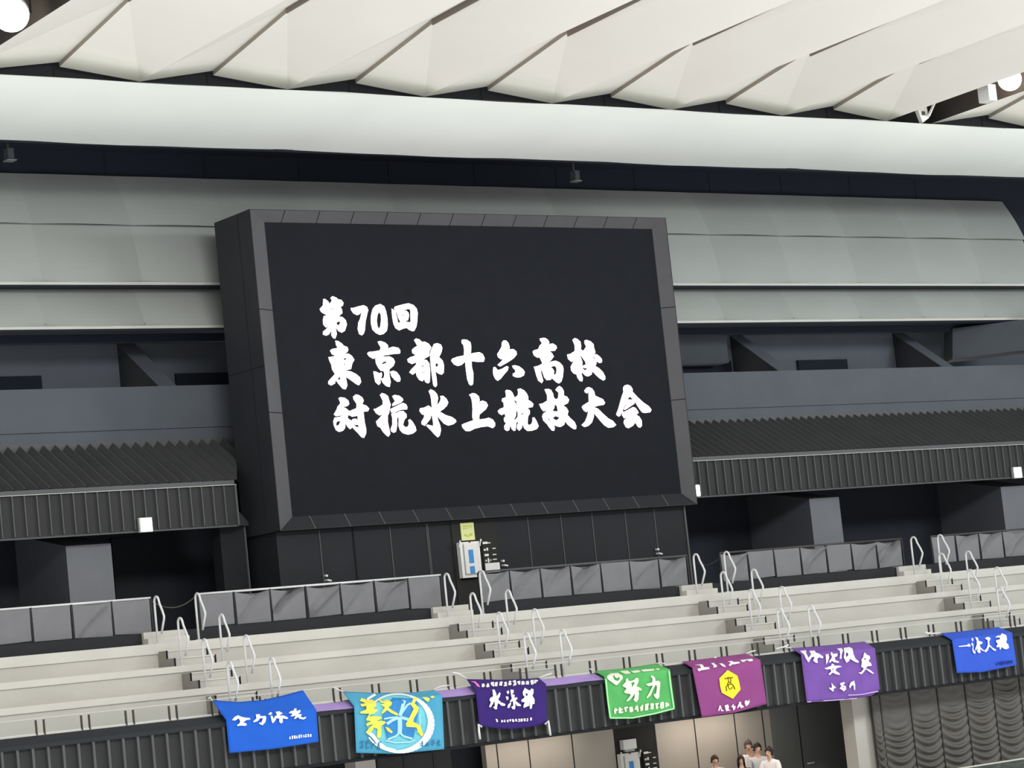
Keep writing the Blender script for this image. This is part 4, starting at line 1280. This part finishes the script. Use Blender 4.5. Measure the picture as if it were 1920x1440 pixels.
B.shapes('crest', 'ban_crest', g, [[(905,540),(1080,640),(1110,740),(1140,890),(1000,1060),(800,950),(770,830),(755,690)]], 0.026)
B.strokes('crest_character', 'ban_olive', g, [(9, [(850, 698), (930, 680), (1000, 676)]), (8, [(915, 690), (930, 765), (965, 755), (962, 690)]), (6, [(915, 660), (920, 690)]),
   (9, [(890, 920), (880, 840), (925, 800), (985, 792), (1020, 840), (1035, 890)]), (7, [(915, 790), (925, 860), (945, 888), (985, 870), (988, 840)]), (7, [(905, 810), (908, 770), (965, 765), (970, 800)])], 0.034)
B.cord([(1399, 1226, -5.352), (1408, 1222, -5.352), (1416, 1220, -5.352)], 0.016)

# 6 violet
g = (1470, 1170, 7.68)
B = Banner('cloth_banner', 'violet banner with four large and three small white brush characters', 'ban_violet',
           [(1483.7, 1215.6), (1502, 1227), (1513, 1317)], [(1621, 1203), (1640.6, 1215.6), (1650, 1292)],
           [(1483.7, 1215.6), (1550, 1210), (1621, 1203)], [(1513, 1317), (1607, 1309), (1636, 1304), (1650, 1292)], 0.026, 1.7)
B.shapes('lettering', 'ink_white', g, [
 [(230,385),(270,375),(320,380),(320,420),(345,470),(370,540),(350,550),(310,490),(290,440)],
 [(365,385),(440,380),(460,410),(510,430),(565,470),(560,495),(500,480),(480,500),(485,560),(465,560),(420,530),(440,470),(400,480),(365,530),(340,500),(390,440)],
 [(600,440),(640,430),(650,480),(630,550),(610,580),(605,520)],
 [(670,420),(690,400),(700,430),(770,425),(770,460),(730,480),(740,520),(790,540),(790,560),(720,550),(690,530),(660,560),(650,540),(690,480)],
 [[(580,640),(680,600),(690,570),(720,580),(720,600),(800,600),(835,615),(760,635),(740,670),(800,710),(800,735),(740,720),(700,700),(660,735),(640,725),(680,680),(670,650),(610,655)], [(695,645),(715,640),(705,668)]],
 [(760,355),(830,345),(850,380),(830,440),(830,500),(800,500),(810,440),(805,390)],
 [[(860,345),(940,330),(985,350),(1000,430),(1030,500),(1080,540),(1065,560),(1010,540),(950,500),(940,530),(900,560),(880,520),(860,480),(870,430)], [(900,400),(930,440),(900,480),(890,440)]],
 [[(1150,430),(1165,408),(1190,440),(1235,460),(1240,500),(1215,530),(1250,560),(1265,600),(1200,610),(1180,640),(1240,660),(1295,710),(1285,720),(1230,690),(1180,650),(1150,690),(1115,725),(1065,700),(1110,695),(1150,640),(1110,615),(1120,560),(1115,510),(1140,480)], [(1150,500),(1180,490),(1170,520)]],
 [(685,845),(710,880),(750,915),(735,925),(715,930),(715,970),(700,970),(650,930),(650,915),(690,920)],
 [[(810,850),(870,835),(875,855),(850,880),(890,895),(895,940),(860,970),(830,945),(800,930),(830,890),(810,880)], [(845,905),(865,905),(860,925)]],
 [(940,890),(960,840),(1010,815),(1025,870),(1025,950),(1010,950),(1000,880),(970,890),(955,930),(940,905)]])
B.strokes('pale_hem', 'ban_violetpale', g, [(8, [(925, 1025), (1050, 1020), (1150, 1010), (1250, 988), (1355, 970)]), (7, [(335, 1122), (700, 1098), (1050, 1070)])], 0.026)
B.cord([(1483, 1215, -5.352), (1470, 1213, -5.352), (1455, 1217, -5.36)], 0.018)
B.cord([(1470, 1213, -5.352), (1478, 1209, -5.352)], 0.018)
B.cord([(1621, 1203, -5.352), (1632, 1202, -5.352)], 0.01)

# 7 blue, right
g = (1720, 1140, 9.6)
B = Banner('cloth_banner', 'royal blue banner with four white brush characters at far right', 'ban_blue2',
           [(1763, 1187.4), (1785, 1200), (1794.5, 1262)], [(1872, 1176), (1897.6, 1186), (1906.5, 1247)],
           [(1763, 1187.4), (1815, 1182.5), (1872, 1176)], [(1794.5, 1262), (1843, 1260), (1906.5, 1247)], 0.006, 0.2)
B.shapes('lettering', 'ink_white', g, [
 [(740,685),(900,665),(915,640),(945,650),(965,685),(930,698),(900,690),(750,700)],
 [(970,550),(1000,540),(1010,580),(990,600)], [(985,620),(1010,650),(1010,750),(1050,790),(1040,825),(1010,810),(990,750),(1000,690),(970,650)],
 [(1040,520),(1090,535),(1105,590),(1170,610),(1175,635),(1120,665),(1140,710),(1210,775),(1180,775),(1130,740),(1140,800),(1110,815),(1075,780),(1090,720),(1050,770),(1040,740),(1070,660),(1070,590)],
 [(1215,545),(1260,520),(1310,530),(1315,560),(1295,600),(1300,660),(1350,710),(1420,750),(1410,775),(1370,760),(1300,690),(1270,760),(1235,800),(1200,775),(1250,720),(1270,650),(1265,580)],
 [(1400,530),(1440,500),(1500,490),(1520,455),(1560,470),(1600,490),(1615,560),(1600,620),(1640,660),(1650,720),(1600,745),(1550,730),(1520,700),(1500,750),(1480,740),(1480,700),(1430,710),(1425,680),(1450,640),(1420,620),(1420,580),(1490,560),(1480,530)]])
B.small_line('small_lettering', 'ban_navy', g, 1425, 1010, 1720, 960, 60, 8, 31, 8)
B.cord([(1763, 1187.4, -5.352), (1745, 1188, -5.352), (1733, 1186, -5.355)], 0.02)
B.cord([(1738, 1190, -5.36), (1745, 1186, -5.355)], 0.018)
# ================================================================ SWAGGED CURTAINS OF THE CONCOURSE
def swag_curtain(px_edges, y, key, label, seed):
    rr = random.Random(seed)
    xs_ = [P(p_, 1380, y).x for p_ in px_edges]
    t = thing('swag_curtain', label, 'curtain', ((xs_[0] + xs_[-1]) / 2, y, 0.0))
    for ci, (a, b) in enumerate(zip(xs_, xs_[1:])):
        n, mrows = 14, 110
        ph, start = rr.uniform(0, 6), max(0.1, 0.9 - 0.16 * ci) if key == 'curtain' else 0.4
        per = rr.uniform(0.14, 0.19)
        rows = []
        for j in range(mrows + 1):
            z = lerp(2.50, 0.02, j / mrows)
            row = []
            for i in range(n + 1):
                u = i / n
                droop = 0.16 * (1 - (2 * u - 1) ** 2)
                q = (2.5 - z)
                am = 0.035 * min(1.0, max(0.12, (q - start * 0.9) / 0.35 + 0.15))
                s = math.sin(2 * math.pi * (z + droop + 0.03 * math.sin(7 * z + ph)) / per + ph)
                s = (abs(s) ** 0.7) * (1 if s > 0 else -1)
                d = am * s * (0.35 + 0.65 * math.sin(math.pi * u) ** 0.6) + 0.035 * math.sin(math.pi * u) ** 0.5
                row.append((lerp(a + 0.006, b - 0.006, u), y - d, z))
            rows.append(row)
        MB().grid(rows).build('curtain_panel', key, t, True)
        MB().box(a - 0.012, a + 0.012, y - 0.02, y + 0.02, 0.02, 2.5).build('seam_tape', 'darkcurtain', t)
    MB().box(xs_[0], xs_[-1], y - 0.03, y + 0.03, 2.48, 2.515).build('curtain_track', 'line', t)
swag_curtain([1640, 1657, 1713, 1766, 1819, 1872, 1923, 1972], -5.0, 'curtain', 'taupe swagged curtain in ruched columns below the stand at right', 4)
swag_curtain([703, 752, 808, 842], -4.9, 'darkcurtain', 'black drawn curtain below the stand at left', 9)

# green tinted glass barrier at the lower right corner
a, b = P(1790, 1440, -6.6), P(1990, 1411, -6.6)
t = thing('glass_barrier', 'green tinted glass barrier with pale top rail at the lower right corner', 'barrier', ((a.x + b.x) / 2, -6.6, 0))
zt = P(1920, 1421.5, -6.6).z
MB().box(a.x - 2.5, b.x, -6.62, -6.58, zt - 0.02, zt + 0.008).build('top_rail', 'edge', t)
MB().box(a.x - 2.5, b.x, -6.606, -6.594, 0.05, zt - 0.02).build('glass_pane', 'greenglass', t)
MB().box(a.x - 2.5, b.x, -6.64, -6.56, 0.0, 0.06).build('base_shoe', 'gutter', t)


# ================================================================ PEOPLE
def skin_mesh(name, verts, edges, key, parent, root=0, sub=1):
    """verts: (x, y, z, rx[, ry])"""
    me = bpy.data.meshes.new(name)
    me.from_pydata([v[:3] for v in verts], edges, [])
    me.materials.append(M[key])
    o = bpy.data.objects.new(name, me)
    COL.objects.link(o)
    o.parent = parent
    bm = bmesh.new(); bm.from_mesh(me)
    lay = bm.verts.layers.skin.verify()
    bm.verts.ensure_lookup_table()
    for i, v in enumerate(bm.verts):
        q = verts[i]
        v[lay].radius = (q[3], q[4] if len(q) > 4 else q[3])
        v[lay].use_root = (i == root)
    bm.to_mesh(me); bm.free()
    sk = o.modifiers.new('skin', 'SKIN')
    sk.use_smooth_shade = True
    sk.branch_smoothing = 0.6
    o.modifiers.new('sub', 'SUBSURF').levels = sub
    o.modifiers['sub'].render_levels = sub + 1
    return o


def head_shape(u, v):
    """unit head, z up, face to -y; u round, v 0 (chin) .. 1 (crown)"""
    th = math.pi * (1 - v)
    z = -math.cos(math.pi - th) if False else math.cos(th)
    r_ = math.sin(th) ** 0.85
    x, y = r_ * math.cos(u), r_ * math.sin(u)
    wide = 0.78 + 0.16 * max(0, z) if z > 0 else 0.78 - 0.20 * (-z) ** 1.5
    x *= wide
    y *= 0.96
    if y < 0 and z < 0.2:
        y *= 1.0 - 0.10 * min(1, (0.2 - z))
    if y > 0 and z < -0.2:
        y *= 0.80
    return x, y, z


def person(label, px, py_top, y, height, face, shirt, hair, hair_len, arm=None, lean=0.0, head_turn=0.0):
    """px, py_top: crown of the head in the photo; face: heading in degrees, 0 looks at the hall, -90 looks to the photo's left"""
    p = P(px, py_top, y)
    H = p.z if height is None else height
    root = thing('person', label, 'person', (p.x, y, 0.0), 'people standing in the lower concourse')
    root.rotation_euler = (0, 0, math.radians(face))
    h = H / 1.70
    V, E = [], []
    def add(x, yy, z, r1, r2=None, link=None):
        V.append((x * h, yy * h, z * h, r1 * h, (r2 or r1) * h))
        if link is not None:
            E.append((link, len(V) - 1))
        return len(V) - 1
    pel = add(0, 0, 0.92, 0.135, 0.10)
    wa = add(0, 0.005, 1.06, 0.115, 0.088, pel)
    ch = add(0, 0.01, 1.24, 0.135, 0.10, wa)
    sh = add(0, 0.012, 1.39, 0.10, 0.075, ch)
    nk = add(0, 0.0, 1.455, 0.050, 0.052, sh)
    nk2 = add(0, -0.012, 1.50, 0.046, 0.05, nk)
    hd0 = add(0, -0.025, 1.545, 0.058, 0.070, nk2)
    hd = add(0, -0.015, 1.605, 0.072, 0.090, hd0)
    hd2 = add(0, -0.005, 1.655, 0.058, 0.072, hd)
    nose = add(0, -0.118, 1.578, 0.013, 0.013, hd0)
    for s in (-1, 1):
        ear = add(s * 0.078, 0.0, 1.59, 0.012, 0.02, hd)
    hands = []
    for s in (-1, 1):
        st = arm[0 if s < 0 else 1] if arm else 'down'
        s1 = add(s * 0.155, 0.012, 1.395, 0.056, 0.056, sh)
        if st == 'down':
            pts = [(s * 0.20, 0.02, 1.24, 0.046), (s * 0.225, 0.02, 1.09, 0.040), (s * 0.23, -0.02, 0.96, 0.034), (s * 0.23, -0.05, 0.85, 0.025), (s * 0.228, -0.06, 0.80, 0.030)]
            fdir = Vector((0, -0.22, -1)).normalized()
        elif st == 'chin':
            pts = [(s * 0.20, -0.06, 1.25, 0.046), (s * 0.21, -0.14, 1.15, 0.040), (s * 0.14, -0.19, 1.28, 0.034), (s * 0.07, -0.17, 1.42, 0.025), (s * 0.055, -0.16, 1.455, 0.028)]
            fdir = Vector((-s * 0.25, 0.1, 1)).normalized()
        else:                                                        # folded in front
            pts = [(s * 0.205, -0.03, 1.24, 0.046), (s * 0.215, -0.09, 1.11, 0.040), (s * 0.10, -0.19, 1.14, 0.034), (s * 0.00, -0.215, 1.17, 0.025), (-s * 0.04, -0.215, 1.175, 0.028)]
            fdir = Vector((-s, -0.05, 0.1)).normalized()
        last = s1
        for q in pts:
            last = add(q[0], q[1], q[2], q[3], None, last)
        palm = add(*(Vector(pts[-1][:3]) + fdir * 0.04), 0.028, 0.018, last)
        side = fdir.cross(Vector((1, 0, 0)))
        if side.length < 0.3:
            side = fdir.cross(Vector((0, 1, 0)))
        side.normalize()
        base = Vector(pts[-1][:3])
        for k, (off, ln) in enumerate(((-0.030, 0.070), (-0.010, 0.082), (0.010, 0.076), (0.030, 0.058))):
            f0 = base + fdir * 0.065 + side * off
            i0 = add(*f0, 0.0095, None, palm)
            curl = Vector((-s * 0.25, -0.1, 0))
            i1 = add(*(f0 + (fdir + curl * 0.3) * ln * 0.5), 0.0085, None, i0)
            add(*(f0 + (fdir + curl * 0.3) * ln * 0.5 + (fdir + curl).normalized() * ln * 0.5), 0.007, None, i1)
        t0 = base + fdir * 0.015 - side * 0.038
        i0 = add(*t0, 0.011, None, last)
        add(*(t0 + (fdir * 0.7 - side * 0.5).normalized() * 0.045), 0.009, None, i0)
    for s in (-1, 1):
        l0 = add(s * 0.085, 0.0, 0.84, 0.088, 0.088, pel)
        l1 = add(s * 0.095, 0.0, 0.66, 0.074, 0.076, l0)
        l2 = add(s * 0.10, -0.01, 0.47, 0.052, 0.056, l1)
        l3 = add(s * 0.10, 0.012, 0.32, 0.050, 0.055, l2)
        l4 = add(s * 0.10, 0.012, 0.10, 0.034, 0.038, l3)
        l5 = add(s * 0.10, 0.0, 0.045, 0.036, 0.036, l4)
        add(s * 0.105, -0.12, 0.035, 0.034, 0.026, l5)
    skin_mesh('body', V, E, 'skin', root)
    # shirt: torso and short sleeves
    V2, E2 = [], []
    def add2(x, yy, z, r1, r2, link=None):
        V2.append((x * h, yy * h, z * h, r1 * h, r2 * h))
        if link is not None:
            E2.append((link, len(V2) - 1))
        return len(V2) - 1
    a0 = add2(0, 0.0, 0.86, 0.165, 0.125)
    a1 = add2(0, 0.004, 1.06, 0.150, 0.115, a0)
    a2 = add2(0, 0.008, 1.24, 0.160, 0.122, a1)
    a3 = add2(0, 0.010, 1.40, 0.115, 0.088, a2)
    a4 = add2(0, 0.004, 1.46, 0.066, 0.066, a3)
    for s in (-1, 1):
        st = arm[0 if s < 0 else 1] if arm else 'down'
        b0 = add2(s * 0.160, 0.012, 1.395, 0.072, 0.072, a3)
        if st == 'down':
            b1 = add2(s * 0.205, 0.02, 1.23, 0.064, 0.064, b0); add2(s * 0.22, 0.02, 1.15, 0.060, 0.060, b1)
        elif st == 'chin':
            b1 = add2(s * 0.20, -0.06, 1.25, 0.064, 0.064, b0); add2(s * 0.205, -0.10, 1.20, 0.060, 0.060, b1)
        else:
            b1 = add2(s * 0.205, -0.03, 1.24, 0.064, 0.064, b0); add2(s * 0.21, -0.06, 1.17, 0.060, 0.060, b1)
    skin_mesh('shirt', V2, E2, shirt, root)
    V3, E3 = [], []
    def add3(x, yy, z, r1, r2, link=None):
        V3.append((x * h, yy * h, z * h, r1 * h, r2 * h))
        if link is not None:
            E3.append((link, len(V3) - 1))
        return len(V3) - 1
    c0 = add3(0, 0, 0.93, 0.150, 0.112)
    for s in (-1, 1):
        d0 = add3(s * 0.088, 0, 0.82, 0.102, 0.102, c0)
        d1 = add3(s * 0.098, 0, 0.60, 0.086, 0.088, d0)
        d2 = add3(s * 0.102, 0.0, 0.40, 0.072, 0.074, d1)
        add3(s * 0.102, 0.01, 0.08, 0.058, 0.062, d2)
    skin_mesh('trousers', V3, E3, 'trousers', root)
    for s in (-1, 1):
        mb = MB()
        rows = []
        for j in range(7):
            v = j / 6
            yy = lerp(0.07, -0.19, v)
            w = 0.050 * (0.75 + 0.6 * math.sin(math.pi * min(1, v * 0.9 + 0.08)) * 0.6)
            top = lerp(0.085, 0.045, v)
            rows.append([((s * 0.103 + w * math.cos(a_)) * h, yy * h, max(0.0, top * math.sin(a_) if a_ < math.pi else 0) * h) for a_ in [k * math.pi / 6 for k in range(7)]])
        mb.grid(rows)
        o = mb.build('shoe', 'shoe', None, True)
        o.parent = root
    # hair: a cap over the skull, fringe line in front, longer behind
    mb = MB()
    nu, nv = 20, 10
    rows = []
    for j in range(nv + 1):
        row = []
        for i in range(nu + 1):
            a_ = 2 * math.pi * i / nu
            front = max(0.0, -math.sin(a_)) ** 0.8                   # 1 at the face
            low = lerp(-0.055 - hair_len, 0.040, front)
            ztop = 1.722
            z = lerp(1.61 + low, ztop, (j / nv))
            q = (z - 1.605) / 0.117
            rr_ = math.sqrt(max(0.0, 1 - min(1, q) ** 2)) if q > 0 else (1.0 if hair_len < 0.05 else 1.0 - 0.05 * q)
            w = 0.006 * math.sin(5 * a_ + j)
            row.append(((0.083 * rr_ + w) * math.cos(a_) * h, (-0.002 + (0.100 * rr_ + w) * math.sin(a_)) * h, z * h))
        rows.append(row)
    mb.grid(rows)
    o = mb.build('hair', hair, None, True, True)
    o.parent = root
    o.modifiers.new('thick', 'SOLIDIFY').thickness = 0.012
    for s in (-1, 1):
        me_b = MB()
        c_ = Vector((s * 0.034 * h, -0.100 * h, 1.60 * h))
        rows = [[(c_ + Vector((0.010 * math.cos(a_) * math.sin(b_), -0.006 * math.cos(b_), 0.005 * math.sin(a_) * math.sin(b_))) * h) for a_ in [2 * math.pi * k / 10 for k in range(11)]] for b_ in [0.05, 0.5, 1.0, 1.5]]
        me_b.grid(rows)
        o = me_b.build('eye', 'eye', None, True); o.parent = root
    mb = MB()
    mb.tube([(-0.024 * h, -0.090 * h, 1.538 * h), (0, -0.098 * h, 1.536 * h), (0.024 * h, -0.090 * h, 1.538 * h)], [0.003 * h, 0.007 * h, 0.003 * h], 6)
    o = mb.build('mouth', 'lip', None, True); o.parent = root
    return root


person('short brown haired person in white shirt standing apart at the left of the group', 1339, 1417, -4.0, None, -20, 'shirt', 'hairbrown', 0.0, ('down', 'down'))
person('person with long black hair and dark top at the front of the group', 1388, 1417, -4.6, None, -35, 'darkshirt', 'hair', 0.22, ('down', 'down'))
person('tall person with dark grey hair in white shirt raising a hand to the face', 1402, 1389, -3.55, None, -40, 'shirt', 'hairgrey', 0.0, ('down', 'chin'))
person('black haired person in light grey shirt in the middle of the group', 1419, 1394, -4.0, None, -25, 'greyshirt', 'hair', 0.0, ('down', 'down'))
person('black haired person in white shirt looking left at the right of the group', 1441, 1401, -4.6, None, -70, 'shirt', 'hair', 0.02, ('fold', 'fold'))
